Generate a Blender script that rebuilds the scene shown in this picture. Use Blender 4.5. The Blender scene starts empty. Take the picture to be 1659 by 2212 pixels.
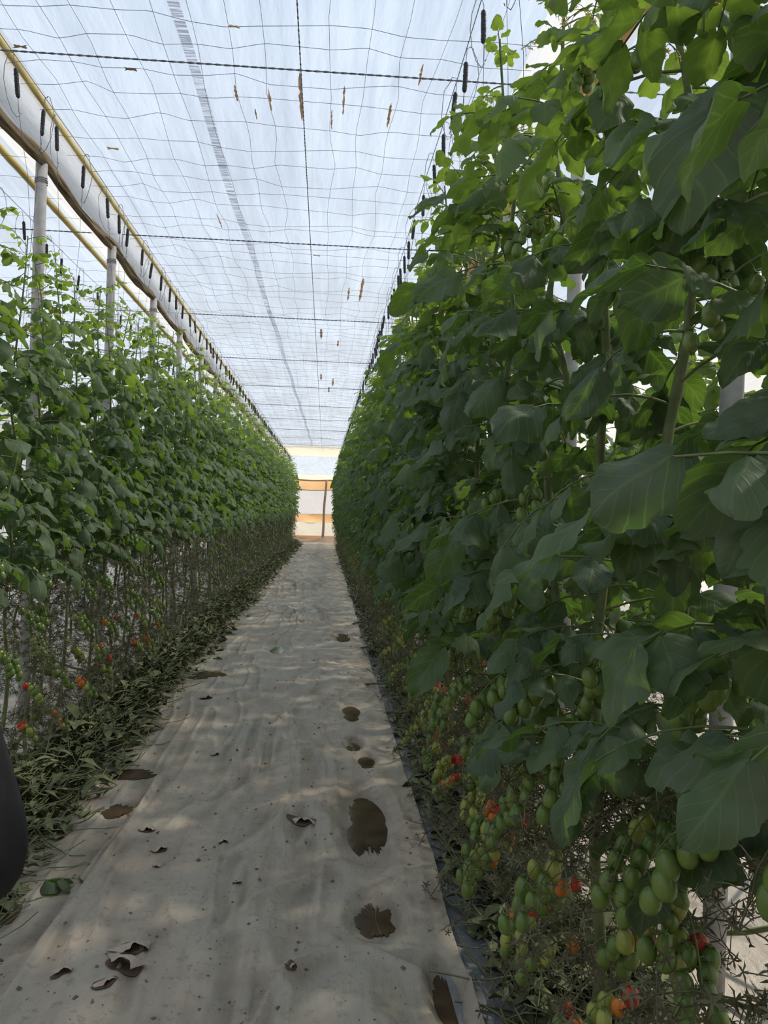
import bpy, math, random
import numpy as np
from mathutils import Matrix, Vector

S = bpy.context.scene
COL = S.collection
PI = math.pi

# ------------------------------------------------------------------ camera, world, sun, exposure
FPX = 1750.0
yaw, pitch, roll = math.radians(4.33), math.radians(-0.126), math.radians(1.8)
fwd = Vector((math.sin(yaw) * math.cos(pitch), math.cos(yaw) * math.cos(pitch), math.sin(pitch)))
r0 = Vector((math.cos(yaw), -math.sin(yaw), 0))
u0 = r0.cross(fwd)
rt = r0 * math.cos(roll) + u0 * math.sin(roll)
up = u0 * math.cos(roll) - r0 * math.sin(roll)
cam_data = bpy.data.cameras.new('camera')
cam = bpy.data.objects.new('camera', cam_data)
COL.objects.link(cam)
M4 = Matrix(((rt.x, up.x, -fwd.x, 0), (rt.y, up.y, -fwd.y, 0), (rt.z, up.z, -fwd.z, 1.5), (0, 0, 0, 1)))
cam.matrix_world = M4
cam_data.sensor_fit = 'HORIZONTAL'
cam_data.sensor_width = 36.0
cam_data.lens = 36.0 * FPX / 1659.0
cam_data.clip_start = 0.02
cam_data.clip_end = 300
S.camera = cam

world = bpy.data.worlds.new('sky')
S.world = world
world.use_nodes = True
wn, wl = world.node_tree.nodes, world.node_tree.links
wn.clear()
w_out = wn.new('ShaderNodeOutputWorld')
w_bg = wn.new('ShaderNodeBackground')
w_tc = wn.new('ShaderNodeTexCoord')
w_sep = wn.new('ShaderNodeSeparateXYZ')
w_ramp = wn.new('ShaderNodeValToRGB')
w_ramp.color_ramp.elements[0].position = 0.0
w_ramp.color_ramp.elements[0].color = (0.98, 0.97, 0.95, 1)
w_ramp.color_ramp.elements[1].position = 0.75
w_ramp.color_ramp.elements[1].color = (0.50, 0.70, 1.0, 1)
wl.new(w_tc.outputs['Generated'], w_sep.inputs[0])
wl.new(w_sep.outputs['Z'], w_ramp.inputs[0])
wl.new(w_ramp.outputs[0], w_bg.inputs[0])
wl.new(w_bg.outputs[0], w_out.inputs[0])
w_bg.inputs[1].default_value = 0.92

SUN_EL, SUN_AZ = math.radians(48), math.radians(25)      # azimuth measured from +X (right) towards +Y (ahead)
sun_data = bpy.data.lights.new('sun', 'SUN')
sun_data.energy = 8.5
sun_data.color = (1.0, 0.93, 0.80)
sun_data.angle = math.radians(3.5)
sun = bpy.data.objects.new('sun', sun_data)
COL.objects.link(sun)
to_sun = Vector((math.cos(SUN_EL) * math.cos(SUN_AZ), math.cos(SUN_EL) * math.sin(SUN_AZ), math.sin(SUN_EL)))
sun.rotation_euler = to_sun.to_track_quat('Z', 'Y').to_euler()
sun.location = to_sun * 30

S.view_settings.view_transform = 'Standard'
S.view_settings.look = 'None'
S.view_settings.gamma = 1.0
S.view_settings.use_curve_mapping = False
S.view_settings.exposure = -0.42
S.cycles.max_bounces = 7
S.cycles.diffuse_bounces = 3
S.cycles.glossy_bounces = 2
S.cycles.transmission_bounces = 4
S.cycles.transparent_max_bounces = 12
S.cycles.sample_clamp_indirect = 4.0
S.cycles.caustics_reflective = False
S.cycles.caustics_refractive = False

# ------------------------------------------------------------------ helpers
def tag(o, label=None, cat=None, group=None, kind=None):
    if label: o['label'] = label
    if cat: o['category'] = cat
    if group: o['group'] = group
    if kind: o['kind'] = kind
    return o

def empty(name, loc=(0, 0, 0), rz=0.0):
    o = bpy.data.objects.new(name, None)
    o.empty_display_size = 0.1
    o.location = loc
    o.rotation_euler = (0, 0, rz)
    COL.objects.link(o)
    return o

def link(name, me, parent=None, loc=None):
    o = bpy.data.objects.new(name, me)
    COL.objects.link(o)
    if parent is not None: o.parent = parent
    if loc is not None: o.location = loc
    return o

class MB:
    """collects geometry and makes one mesh of it"""
    def __init__(s):
        s.v, s.q, s.t, s.qm, s.tm, s.uv, s.at, s.n = [], [], [], [], [], [], [], 0
    def add(s, v, quads=None, tris=None, mat=0, uv=None, at=0.0):
        v = np.asarray(v, float).reshape(-1, 3)
        s.v.append(v)
        s.uv.append(np.zeros((len(v), 2)) if uv is None else np.asarray(uv, float).reshape(-1, 2))
        s.at.append(np.full(len(v), at) if np.isscalar(at) else np.asarray(at, float))
        if quads is not None and len(quads):
            q = np.asarray(quads, int) + s.n
            s.q.append(q); s.qm.append(np.full(len(q), mat))
        if tris is not None and len(tris):
            t = np.asarray(tris, int) + s.n
            s.t.append(t); s.tm.append(np.full(len(t), mat))
        s.n += len(v)
    def mesh(s, name, mats, smooth=True):
        me = bpy.data.meshes.new(name)
        v = np.concatenate(s.v) if s.v else np.zeros((0, 3))
        q = np.concatenate(s.q) if s.q else np.zeros((0, 4), int)
        t = np.concatenate(s.t) if s.t else np.zeros((0, 3), int)
        loops = np.concatenate([q.ravel(), t.ravel()]).astype(np.int32)
        starts = np.concatenate([np.arange(len(q)) * 4, len(q) * 4 + np.arange(len(t)) * 3]).astype(np.int32)
        mi = np.concatenate((s.qm or [np.zeros(0)]) + (s.tm or [np.zeros(0)])).astype(np.int32)
        me.vertices.add(len(v)); me.vertices.foreach_set('co', v.astype(np.float32).ravel())
        me.loops.add(len(loops)); me.loops.foreach_set('vertex_index', loops)
        me.polygons.add(len(starts)); me.polygons.foreach_set('loop_start', starts)
        me.polygons.foreach_set('material_index', mi)
        me.polygons.foreach_set('use_smooth', np.full(len(starts), smooth))
        uvl = me.uv_layers.new(name='UVMap')
        uv = np.concatenate(s.uv) if s.uv else np.zeros((0, 2))
        uvl.data.foreach_set('uv', uv[loops].astype(np.float32).ravel())
        a = me.attributes.new('young', 'FLOAT', 'POINT')
        a.data.foreach_set('value', np.concatenate(s.at).astype(np.float32) if s.at else np.zeros(0, np.float32))
        for m in (mats if isinstance(mats, (list, tuple)) else [mats]): me.materials.append(m)
        me.update(calc_edges=True)
        return me
    def build(s, name, mats, parent=None, loc=None, smooth=True):
        return link(name, s.mesh(name, mats, smooth), parent, loc)

def grid_quads(nu, nv):
    i, j = np.meshgrid(np.arange(nu - 1), np.arange(nv - 1), indexing='ij')
    a = (i * nv + j).ravel()
    return np.stack([a, a + nv, a + nv + 1, a + 1], 1)

def tube(mb, pts, rad, sides=5, mat=0, cap=True, at=0.0):
    p = np.asarray(pts, float); n = len(p)
    r = np.broadcast_to(np.asarray(rad, float), (n,))
    T = np.gradient(p, axis=0); T /= np.linalg.norm(T, axis=1)[:, None] + 1e-9
    ref = np.array([0.31, 0.2, 0.93]) if abs(T[:, 2]).mean() < 0.8 else np.array([0.95, 0.3, 0.05])
    A = np.cross(T, ref); A /= np.linalg.norm(A, axis=1)[:, None] + 1e-9
    B = np.cross(T, A)
    th = np.arange(sides) * 2 * PI / sides
    ring = p[:, None] + r[:, None, None] * (np.cos(th)[None, :, None] * A[:, None] + np.sin(th)[None, :, None] * B[:, None])
    v = ring.reshape(-1, 3)
    i, j = np.meshgrid(np.arange(n - 1), np.arange(sides), indexing='ij')
    j2 = (j + 1) % sides
    q = np.stack([i * sides + j, i * sides + j2, (i + 1) * sides + j2, (i + 1) * sides + j], -1).reshape(-1, 4)
    uu = np.repeat(np.linspace(0, 1, n), sides); vv = np.tile(np.arange(sides) / sides, n)
    tr = []
    if cap:
        v = np.concatenate([v, p[:1], p[-1:]]); c0, c1 = n * sides, n * sides + 1
        uu = np.append(uu, [0, 1]); vv = np.append(vv, [0, 0])
        for k in range(sides):
            k2 = (k + 1) % sides
            tr += [(c0, k2, k), (c1, (n - 1) * sides + k, (n - 1) * sides + k2)]
    mb.add(v, q, tr, mat, np.stack([uu, vv], 1), at)

def lathe(mb, prof, sides=12, mat=0, loc=(0, 0, 0), jitter=0.0, rng=None):
    prof = np.asarray(prof, float); n = len(prof)
    th = np.arange(sides) * 2 * PI / sides
    r = np.repeat(prof[:, :1], sides, 1)
    if jitter: r = r * (1 + rng.uniform(-jitter, jitter, r.shape))
    v = np.stack([r * np.cos(th), r * np.sin(th), np.repeat(prof[:, 1:], sides, 1)], -1).reshape(-1, 3) + np.array(loc)
    i, j = np.meshgrid(np.arange(n - 1), np.arange(sides), indexing='ij'); j2 = (j + 1) % sides
    q = np.stack([i * sides + j, i * sides + j2, (i + 1) * sides + j2, (i + 1) * sides + j], -1).reshape(-1, 4)
    mb.add(v, q, None, mat)

_hash = np.random.default_rng(77).random((256, 256))
def vnoise(x, y):
    xi, yi = np.floor(x).astype(int), np.floor(y).astype(int)
    fx, fy = x - xi, y - yi
    fx = fx * fx * (3 - 2 * fx); fy = fy * fy * (3 - 2 * fy)
    h = lambda a, b: _hash[a % 256, b % 256]
    return (h(xi, yi) * (1 - fx) + h(xi + 1, yi) * fx) * (1 - fy) + (h(xi, yi + 1) * (1 - fx) + h(xi + 1, yi + 1) * fx) * fy
def ridge(x, y): return 1 - np.abs(2 * vnoise(x, y) - 1)

ORD = ('first second third fourth fifth sixth seventh eighth ninth tenth eleventh twelfth thirteenth fourteenth fifteenth sixteenth').split()

# ------------------------------------------------------------------ materials
def new_mat(name):
    m = bpy.data.materials.new(name); m.use_nodes = True
    nt = m.node_tree; nt.nodes.clear()
    out = nt.nodes.new('ShaderNodeOutputMaterial')
    return m, nt, out

def N(nt, t, **kw):
    n = nt.nodes.new(t)
    for k, v in kw.items():
        if k.startswith('i_'):
            key = k[2:]
            n.inputs[int(key) if key.isdigit() else key.replace('_', ' ')].default_value = v
        else: setattr(n, k, v)
    return n

def noise(nt, scale, detail=3, vec=None, rough=0.55, coord='Object', stretch=None):
    n = N(nt, 'ShaderNodeTexNoise')
    n.inputs['Scale'].default_value = scale; n.inputs['Detail'].default_value = detail; n.inputs['Roughness'].default_value = rough
    if vec is None:
        tc = N(nt, 'ShaderNodeTexCoord'); vec = tc.outputs[coord]
    if stretch:
        mp = N(nt, 'ShaderNodeMapping'); mp.inputs['Scale'].default_value = stretch
        nt.links.new(vec, mp.inputs[0]); vec = mp.outputs[0]
    nt.links.new(vec, n.inputs['Vector'])
    return n.outputs[0]

def ramp(nt, fac, stops):
    r = N(nt, 'ShaderNodeValToRGB')
    e = r.color_ramp.elements
    while len(e) < len(stops): e.new(0.5)
    for k, (p, c) in enumerate(stops):
        e[k].position = p; e[k].color = (c[0], c[1], c[2], 1) if len(c) == 3 else c
    nt.links.new(fac, r.inputs[0])
    return r.outputs[0]

def mixc(nt, fac, a, b, mode='MIX'):
    m = N(nt, 'ShaderNodeMix', data_type='RGBA', blend_type=mode)
    for sock, v in ((m.inputs[0], fac), (m.inputs[6], a), (m.inputs[7], b)):
        if isinstance(v, (int, float)): sock.default_value = v
        elif isinstance(v, tuple): sock.default_value = v if len(v) == 4 else (*v, 1)
        else: nt.links.new(v, sock)
    return m.outputs[2]

def bump(nt, h, strength=0.4, dist=0.01):
    b = N(nt, 'ShaderNodeBump'); b.inputs['Strength'].default_value = strength; b.inputs['Distance'].default_value = dist
    nt.links.new(h, b.inputs['Height']); return b.outputs[0]

def simple(name, stops, scale=8, rough=0.6, bmp=0.3, bdist=0.003, spec=0.4, detail=4, stretch=None, metal=0.0, coord='Object', transl=0.0):
    m, nt, out = new_mat(name)
    n = noise(nt, scale, detail, stretch=stretch, coord=coord)
    c = ramp(nt, n, stops)
    p = N(nt, 'ShaderNodeBsdfPrincipled')
    nt.links.new(c, p.inputs['Base Color'])
    p.inputs['Roughness'].default_value = rough; p.inputs['Metallic'].default_value = metal
    p.inputs['Specular IOR Level'].default_value = spec
    if bmp: nt.links.new(bump(nt, n, bmp, bdist), p.inputs['Normal'])
    if transl:
        t = N(nt, 'ShaderNodeBsdfTranslucent'); nt.links.new(c, t.inputs[0])
        mx = N(nt, 'ShaderNodeMixShader'); mx.inputs[0].default_value = transl
        nt.links.new(p.outputs[0], mx.inputs[1]); nt.links.new(t.outputs[0], mx.inputs[2])
        nt.links.new(mx.outputs[0], out.inputs[0])
    else: nt.links.new(p.outputs[0], out.inputs[0])
    return m

def film_mat(name, tint, transp, streak=(5, 0.25, 5), lo=0.5, col2=None, refl=0.22):
    """thin greenhouse film: lets part of the light straight through and scatters the rest"""
    m, nt, out = new_mat(name)
    a = noise(nt, 2.2, 5, stretch=streak, rough=0.6)
    b = noise(nt, 0.8, 3, stretch=(1, 0.6, 1))
    c = noise(nt, 9, 4, stretch=(1.6, 0.35, 1.6))
    s = N(nt, 'ShaderNodeMath', operation='MULTIPLY_ADD'); nt.links.new(a, s.inputs[0]); s.inputs[1].default_value = 0.95
    nt.links.new(b, s.inputs[2])
    f = N(nt, 'ShaderNodeMapRange'); nt.links.new(s.outputs[0], f.inputs[0])
    f.inputs[1].default_value = 0.82; f.inputs[2].default_value = 1.15; f.inputs[3].default_value = lo; f.inputs[4].default_value = transp
    colr = ramp(nt, b, [(0.35, tint), (0.7, col2 or tint)])
    tr = N(nt, 'ShaderNodeBsdfTransparent'); tr.inputs[0].default_value = (0.96, 0.97, 0.98, 1)
    tl = N(nt, 'ShaderNodeBsdfTranslucent'); nt.links.new(colr, tl.inputs[0])
    df = N(nt, 'ShaderNodeBsdfPrincipled'); nt.links.new(colr, df.inputs['Base Color']); df.inputs['Roughness'].default_value = 0.35
    bn = bump(nt, c, 0.5, 0.02)
    nt.links.new(bn, tl.inputs['Normal']); nt.links.new(bn, df.inputs['Normal'])
    m1 = N(nt, 'ShaderNodeMixShader'); m1.inputs[0].default_value = refl
    nt.links.new(tl.outputs[0], m1.inputs[1]); nt.links.new(df.outputs[0], m1.inputs[2])
    m2 = N(nt, 'ShaderNodeMixShader'); nt.links.new(f.outputs[0], m2.inputs[0])
    nt.links.new(m1.outputs[0], m2.inputs[1]); nt.links.new(tr.outputs[0], m2.inputs[2])
    nt.links.new(m2.outputs[0], out.inputs[0])
    return m

def leaf_mat(name, dark, light, young, dust, dust_amt, transl=0.36):
    m, nt, out = new_mat(name)
    geo = N(nt, 'ShaderNodeNewGeometry'); oi = N(nt, 'ShaderNodeObjectInfo')
    at = N(nt, 'ShaderNodeAttribute', attribute_name='young')
    uv = N(nt, 'ShaderNodeUVMap')
    sep = N(nt, 'ShaderNodeSeparateXYZ'); nt.links.new(uv.outputs[0], sep.inputs[0])
    # veins: midrib and side veins rising at an angle
    ab = N(nt, 'ShaderNodeMath', operation='ABSOLUTE'); nt.links.new(sep.outputs[0], ab.inputs[0])
    v1 = N(nt, 'ShaderNodeMath', operation='MULTIPLY_ADD'); nt.links.new(ab.outputs[0], v1.inputs[0]); v1.inputs[1].default_value = -0.38
    nt.links.new(sep.outputs[1], v1.inputs[2])
    v2 = N(nt, 'ShaderNodeMath', operation='MULTIPLY'); nt.links.new(v1.outputs[0], v2.inputs[0]); v2.inputs[1].default_value = 5.0
    v3 = N(nt, 'ShaderNodeMath', operation='PINGPONG'); nt.links.new(v2.outputs[0], v3.inputs[0]); v3.inputs[1].default_value = 0.5
    v4 = N(nt, 'ShaderNodeMapRange'); nt.links.new(v3.outputs[0], v4.inputs[0]); v4.inputs[1].default_value = 0.0; v4.inputs[2].default_value = 0.12; v4.inputs[3].default_value = 1.0; v4.inputs[4].default_value = 0.0
    v5 = N(nt, 'ShaderNodeMapRange'); nt.links.new(ab.outputs[0], v5.inputs[0]); v5.inputs[1].default_value = 0.02; v5.inputs[2].default_value = 0.1; v5.inputs[3].default_value = 1.0; v5.inputs[4].default_value = 0.0
    vein = N(nt, 'ShaderNodeMath', operation='MAXIMUM'); nt.links.new(v4.outputs[0], vein.inputs[0]); nt.links.new(v5.outputs[0], vein.inputs[1])
    nz = noise(nt, 14, 4)
    base = mixc(nt, geo.outputs['Random Per Island'], dark, light)
    base = mixc(nt, at.outputs['Fac'], base, young)
    veinf = N(nt, 'ShaderNodeMath', operation='MULTIPLY'); nt.links.new(vein.outputs[0], veinf.inputs[0]); veinf.inputs[1].default_value = 0.35
    base = mixc(nt, veinf.outputs[0], base, tuple(min(1, c * 1.9 + 0.02) for c in light))
    # pale dust that sits on the older leaves
    dm = N(nt, 'ShaderNodeMapRange'); nt.links.new(nz, dm.inputs[0]); dm.inputs[1].default_value = 0.38; dm.inputs[2].default_value = 0.72; dm.inputs[3].default_value = dust_amt * 0.45; dm.inputs[4].default_value = dust_amt
    inv = N(nt, 'ShaderNodeMath', operation='SUBTRACT'); inv.inputs[0].default_value = 1.0; nt.links.new(at.outputs['Fac'], inv.inputs[1])
    dm2 = N(nt, 'ShaderNodeMath', operation='MULTIPLY'); nt.links.new(dm.outputs[0], dm2.inputs[0]); nt.links.new(inv.outputs[0], dm2.inputs[1])
    top = mixc(nt, dm2.outputs[0], base, dust)
    p = N(nt, 'ShaderNodeBsdfPrincipled'); nt.links.new(top, p.inputs['Base Color'])
    p.inputs['Roughness'].default_value = 0.62; p.inputs['Specular IOR Level'].default_value = 0.3
    hb = N(nt, 'ShaderNodeMath', operation='MULTIPLY_ADD'); nt.links.new(vein.outputs[0], hb.inputs[0]); hb.inputs[1].default_value = -0.3; nt.links.new(nz, hb.inputs[2])
    bn = bump(nt, hb.outputs[0], 0.45, 0.006); nt.links.new(bn, p.inputs['Normal'])
    t = N(nt, 'ShaderNodeBsdfTranslucent')
    tcol = mixc(nt, 1.0, base, (2.6, 2.3, 0.9, 1), 'MULTIPLY'); nt.links.new(tcol, t.inputs[0])
    mx = N(nt, 'ShaderNodeMixShader'); mx.inputs[0].default_value = transl
    nt.links.new(p.outputs[0], mx.inputs[1]); nt.links.new(t.outputs[0], mx.inputs[2]); nt.links.new(mx.outputs[0], out.inputs[0])
    return m

LEAF = leaf_mat('tomato_leaf', (0.026, 0.066, 0.019), (0.058, 0.118, 0.028), (0.19, 0.29, 0.07), (0.205, 0.225, 0.175), 0.62, 0.42)
STEM = simple('tomato_stem', [(0.3, (0.075, 0.11, 0.035)), (0.7, (0.17, 0.19, 0.075))], 30, 0.65, 0.3, 0.002)
OLDSTEM = simple('woody_stem', [(0.3, (0.10, 0.095, 0.045)), (0.7, (0.21, 0.195, 0.11))], 40, 0.75, 0.5, 0.003)
TWIG = simple('dried_twig', [(0.3, (0.075, 0.075, 0.04)), (0.7, (0.16, 0.15, 0.085))], 30, 0.8, 0)
LITTER = simple('dried_leaf', [(0.25, (0.085, 0.10, 0.042)), (0.55, (0.16, 0.175, 0.08)), (0.8, (0.25, 0.24, 0.14))], 12, 0.8, 0.4, 0.004)
PETAL = simple('flower_petal', [(0.3, (0.75, 0.50, 0.03)), (0.7, (0.85, 0.66, 0.10))], 60, 0.6, 0, transl=0.3)
DRYFLOWER = simple('dry_flower', [(0.3, (0.42, 0.36, 0.16)), (0.7, (0.60, 0.52, 0.25))], 60, 0.7, 0, transl=0.3)

def fruit_mat(name, c1, c2, sss=0.15):
    m, nt, out = new_mat(name)
    n = noise(nt, 6, 3); c = ramp(nt, n, [(0.3, c1), (0.7, c2)])
    p = N(nt, 'ShaderNodeBsdfPrincipled'); nt.links.new(c, p.inputs['Base Color'])
    p.inputs['Roughness'].default_value = 0.28; p.inputs['Specular IOR Level'].default_value = 0.5
    t = N(nt, 'ShaderNodeBsdfTranslucent'); nt.links.new(c, t.inputs[0])
    mx = N(nt, 'ShaderNodeMixShader'); mx.inputs[0].default_value = sss
    nt.links.new(p.outputs[0], mx.inputs[1]); nt.links.new(t.outputs[0], mx.inputs[2]); nt.links.new(mx.outputs[0], out.inputs[0])
    return m
FRUIT = {'green': fruit_mat('green_tomato', (0.11, 0.185, 0.035), (0.19, 0.27, 0.06)),
         'pale': fruit_mat('pale_tomato', (0.28, 0.34, 0.06), (0.42, 0.42, 0.10)),
         'orange': fruit_mat('orange_tomato', (0.62, 0.16, 0.02), (0.72, 0.26, 0.04)),
         'red': fruit_mat('red_tomato', (0.58, 0.035, 0.018), (0.68, 0.075, 0.025))}
WIRE = simple('galvanised_wire', [(0.3, (0.13, 0.14, 0.16)), (0.7, (0.22, 0.23, 0.26))], 30, 0.5, 0, metal=0.4)
BLACK = simple('black_twine', [(0.3, (0.010, 0.010, 0.012)), (0.7, (0.03, 0.03, 0.035))], 90, 0.6, 0.8, 0.003, stretch=(0.6, 0.6, 4))
POST = simple('concrete_post', [(0.3, (0.30, 0.29, 0.28)), (0.7, (0.46, 0.44, 0.42))], 14, 0.85, 0.4, 0.004)
WOOD = simple('weathered_pole', [(0.3, (0.25, 0.17, 0.11)), (0.7, (0.42, 0.31, 0.22))], 8, 0.8, 0.5, 0.004, stretch=(6, 6, 0.5))
BAMBOO = simple('bamboo', [(0.3, (0.40, 0.29, 0.07)), (0.55, (0.60, 0.48, 0.17)), (0.75, (0.72, 0.62, 0.30))], 5, 0.45, 0.2, 0.003, stretch=(3, 0.6, 3))
THATCH = simple('brown_tarp', [(0.3, (0.12, 0.085, 0.05)), (0.6, (0.26, 0.19, 0.11)), (0.8, (0.40, 0.30, 0.19))], 6, 0.8, 0.9, 0.02, stretch=(5, 0.5, 5), transl=0.25)
TAN = simple('tan_tarp', [(0.3, (0.50, 0.33, 0.17)), (0.7, (0.72, 0.52, 0.31))], 4, 0.7, 0.6, 0.02, stretch=(3, 0.5, 3), transl=0.5)
FILM = film_mat('roof_film', (0.60, 0.68, 0.80), 0.66, lo=0.38)
FILM_W = film_mat('white_film', (0.96, 0.95, 0.96), 0.35, lo=0.2, refl=0.6)
FILM_SIDE = film_mat('side_film', (0.95, 0.94, 0.90), 0.60, lo=0.45, streak=(1, 1, 0.4), col2=(0.93, 0.88, 0.80))
FILM_O = film_mat('orange_film', (0.85, 0.44, 0.15), 0.12, lo=0.05, streak=(0.4, 1, 5), col2=(0.92, 0.58, 0.27))
FILM_P = film_mat('pink_film', (0.93, 0.84, 0.79), 0.50, lo=0.35, streak=(0.6, 1, 2))
FILM_C = film_mat('cream_film', (0.95, 0.84, 0.62), 0.35, lo=0.2, streak=(0.4, 1, 4))
RUST = simple('rust_stain', [(0.3, (0.17, 0.09, 0.045)), (0.7, (0.34, 0.21, 0.11))], 40, 0.8, 0, stretch=(2, 0.5, 1), transl=0.6)
TAPE = simple('yellowed_tape', [(0.3, (0.30, 0.19, 0.05)), (0.7, (0.66, 0.47, 0.17))], 40, 0.6, 0.4, transl=0.3)

def ground_mat(name, stops, rough, spk=0.5, mud=(0.16, 0.10, 0.06), bstr=0.5):
    m, nt, out = new_mat(name)
    n1 = noise(nt, 1.3, 6, rough=0.65); n2 = noise(nt, 26, 5, rough=0.7); n3 = noise(nt, 7, 5, stretch=(3.0, 0.5, 1)); n4 = noise(nt, 0.55, 3)
    c = ramp(nt, n1, stops)
    sp = ramp(nt, n2, [(0.55, (0, 0, 0)), (0.68, (1, 1, 1))])
    f = N(nt, 'ShaderNodeMath', operation='MULTIPLY'); nt.links.new(sp, f.inputs[0]); f.inputs[1].default_value = spk
    c = mixc(nt, f.outputs[0], c, mud)
    f2 = ramp(nt, n3, [(0.5, (0, 0, 0)), (0.8, (0.55, 0.55, 0.55))])
    c = mixc(nt, f2, c, (0.22, 0.165, 0.12))
    f3 = ramp(nt, n4, [(0.48, (0, 0, 0)), (0.72, (0.5, 0.5, 0.5))])
    c = mixc(nt, f3, c, (0.31, 0.315, 0.265))
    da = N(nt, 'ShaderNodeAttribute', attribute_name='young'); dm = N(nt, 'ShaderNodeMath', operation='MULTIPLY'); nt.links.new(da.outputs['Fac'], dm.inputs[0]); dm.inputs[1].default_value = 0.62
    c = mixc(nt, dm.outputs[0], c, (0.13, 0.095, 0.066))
    p = N(nt, 'ShaderNodeBsdfPrincipled'); nt.links.new(c, p.inputs['Base Color']); p.inputs['Roughness'].default_value = rough
    p.inputs['Specular IOR Level'].default_value = 0.35
    h = N(nt, 'ShaderNodeMath', operation='MULTIPLY_ADD'); nt.links.new(n3, h.inputs[0]); h.inputs[1].default_value = 1.2; nt.links.new(n2, h.inputs[2])
    nt.links.new(bump(nt, h.outputs[0], bstr, 0.012), p.inputs['Normal'])
    nt.links.new(p.outputs[0], out.inputs[0])
    return m
SHEET = ground_mat('path_sheet', [(0.30, (0.35, 0.27, 0.20)), (0.5, (0.41, 0.34, 0.26)), (0.7, (0.37, 0.33, 0.26))], 0.5)
MULCH = ground_mat('mulch_film', [(0.3, (0.17, 0.175, 0.185)), (0.7, (0.29, 0.29, 0.30))], 0.25, 0.6)
BEDFILM = ground_mat('bed_film', [(0.3, (0.36, 0.31, 0.26)), (0.7, (0.47, 0.41, 0.35))], 0.45, 0.4)
SOIL = ground_mat('soil', [(0.3, (0.18, 0.12, 0.08)), (0.7, (0.34, 0.25, 0.17))], 0.9, 0.6)
WET = simple('muddy_water', [(0.3, (0.055, 0.034, 0.020)), (0.7, (0.11, 0.072, 0.045))], 7, 0.10, 0.15, 0.004, spec=0.5)
FLAP = simple('torn_sheet', [(0.3, (0.36, 0.28, 0.21)), (0.7, (0.50, 0.41, 0.33))], 12, 0.5, 0.5, 0.004)
HOLE = simple('bare_soil', [(0.3, (0.07, 0.042, 0.026)), (0.7, (0.16, 0.10, 0.065))], 25, 0.8, 0.5, 0.006)
CLOD = simple('soil_crumb', [(0.3, (0.11, 0.09, 0.06)), (0.7, (0.22, 0.18, 0.12))], 20, 0.9, 0.4)

# ------------------------------------------------------------------ ground
PUDDLES = []   # (x, y, rx, ry), filled below; the sheet lies flat round them
PUD = [(-1.13, 2.94, 0.10, 0.13, 'wet brown puddle at the left edge of the path sheet below the dark sleeve'),
       (-0.98, 4.48, 0.14, 0.10, 'small brown puddle with a bright reflection beside the left crease of the path'),
       (-0.93, 3.95, 0.07, 0.09, 'dull brown wet patch just this side of the bright left puddle'),
       (-1.17, 5.32, 0.11, 0.22, 'wrinkled brown wet patch on the left of the path near the leaf litter'),
       (-0.93, 7.15, 0.16, 0.14, 'long shiny brown puddle on the left of the path beyond the wrinkled wet patch'),
       (-1.02, 7.0, 0.10, 0.09, 'small ragged puddle touching the litter side of the long shiny puddle'),
       (0.245, 3.78, 0.115, 0.42, 'largest brown puddle, lying along the right edge of the path'),
       (0.235, 2.90, 0.085, 0.15, 'round brown puddle nearest the camera on the right of the path'),
       (0.42, 2.42, 0.05, 0.16, 'brown wet streak in the right corner of the path below the round puddle'),
       (0.30, 4.72, 0.055, 0.13, 'small wet patch just beyond the largest puddle on the right'),
       (0.235, 5.02, 0.05, 0.12, 'pair of ragged wet spots, third beyond the largest puddle'),
       (0.25, 5.85, 0.07, 0.22, 'ragged wet spot beside the dried twigs on the right of the path'),
       (0.27, 9.3, 0.09, 0.3, 'thin dark wet patch far along the right edge of the path'),
       (-0.42, 8.4, 0.09, 0.2, 'faint pale-rimmed wet spot in the middle of the path far ahead')]

def sheet_height(X, Y):
    w = vnoise(X * 1.7 + 9, Y * 0.9) * 2.2
    r1 = ridge(X * 4.2 + w + 3, Y * 0.55 + 0.6 * vnoise(X * 2, Y * 1.5)) ** 5
    r2 = ridge(X * 12.0 + w * 1.9 + 40, Y * 1.3 + 7) ** 4
    r3 = ridge(X * 2.4 - Y * 1.3 + w + 20, Y * 0.9 + X * 0.8) ** 7
    gate = np.clip((vnoise(X * 0.9 + 55, Y * 0.45 + 3) - 0.25) * 1.8, 0, 1)
    h = 0.034 * r1 * gate + 0.014 * r2 + 0.028 * r3 * gate + 0.018 * (vnoise(X * 1.4, Y * 0.8 + 30) - 0.5) + 0.004 * vnoise(X * 14, Y * 12)
    cx = X + 0.87 + 0.10 * (vnoise(Y * 0.5, Y * 0) - .5)
    near = np.clip((5.2 - Y) / 1.2, 0, 1)
    h = h + near * (0.014 / (1 + np.exp(-cx / 0.006)) + 0.016 * np.exp(-((cx - .012) / 0.016) ** 2))
    m = np.ones_like(h)
    for (px, py, rx, ry, _) in PUD:
        d = ((X - px) / (rx * 1.25)) ** 2 + ((Y - py) / (ry * 1.25)) ** 2
        m = np.minimum(m, np.clip(d - 0.35, 0, 1))
    return 0.030 + h * m - 0.012 * (1 - m)

def y_samples(y0, y1, d0, g):
    ys = [y0]
    while ys[-1] < y1: ys.append(ys[-1] + d0 * max(1.0, (max(ys[-1], 2.0) / 3.0) ** g))
    return np.array(ys)

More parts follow.
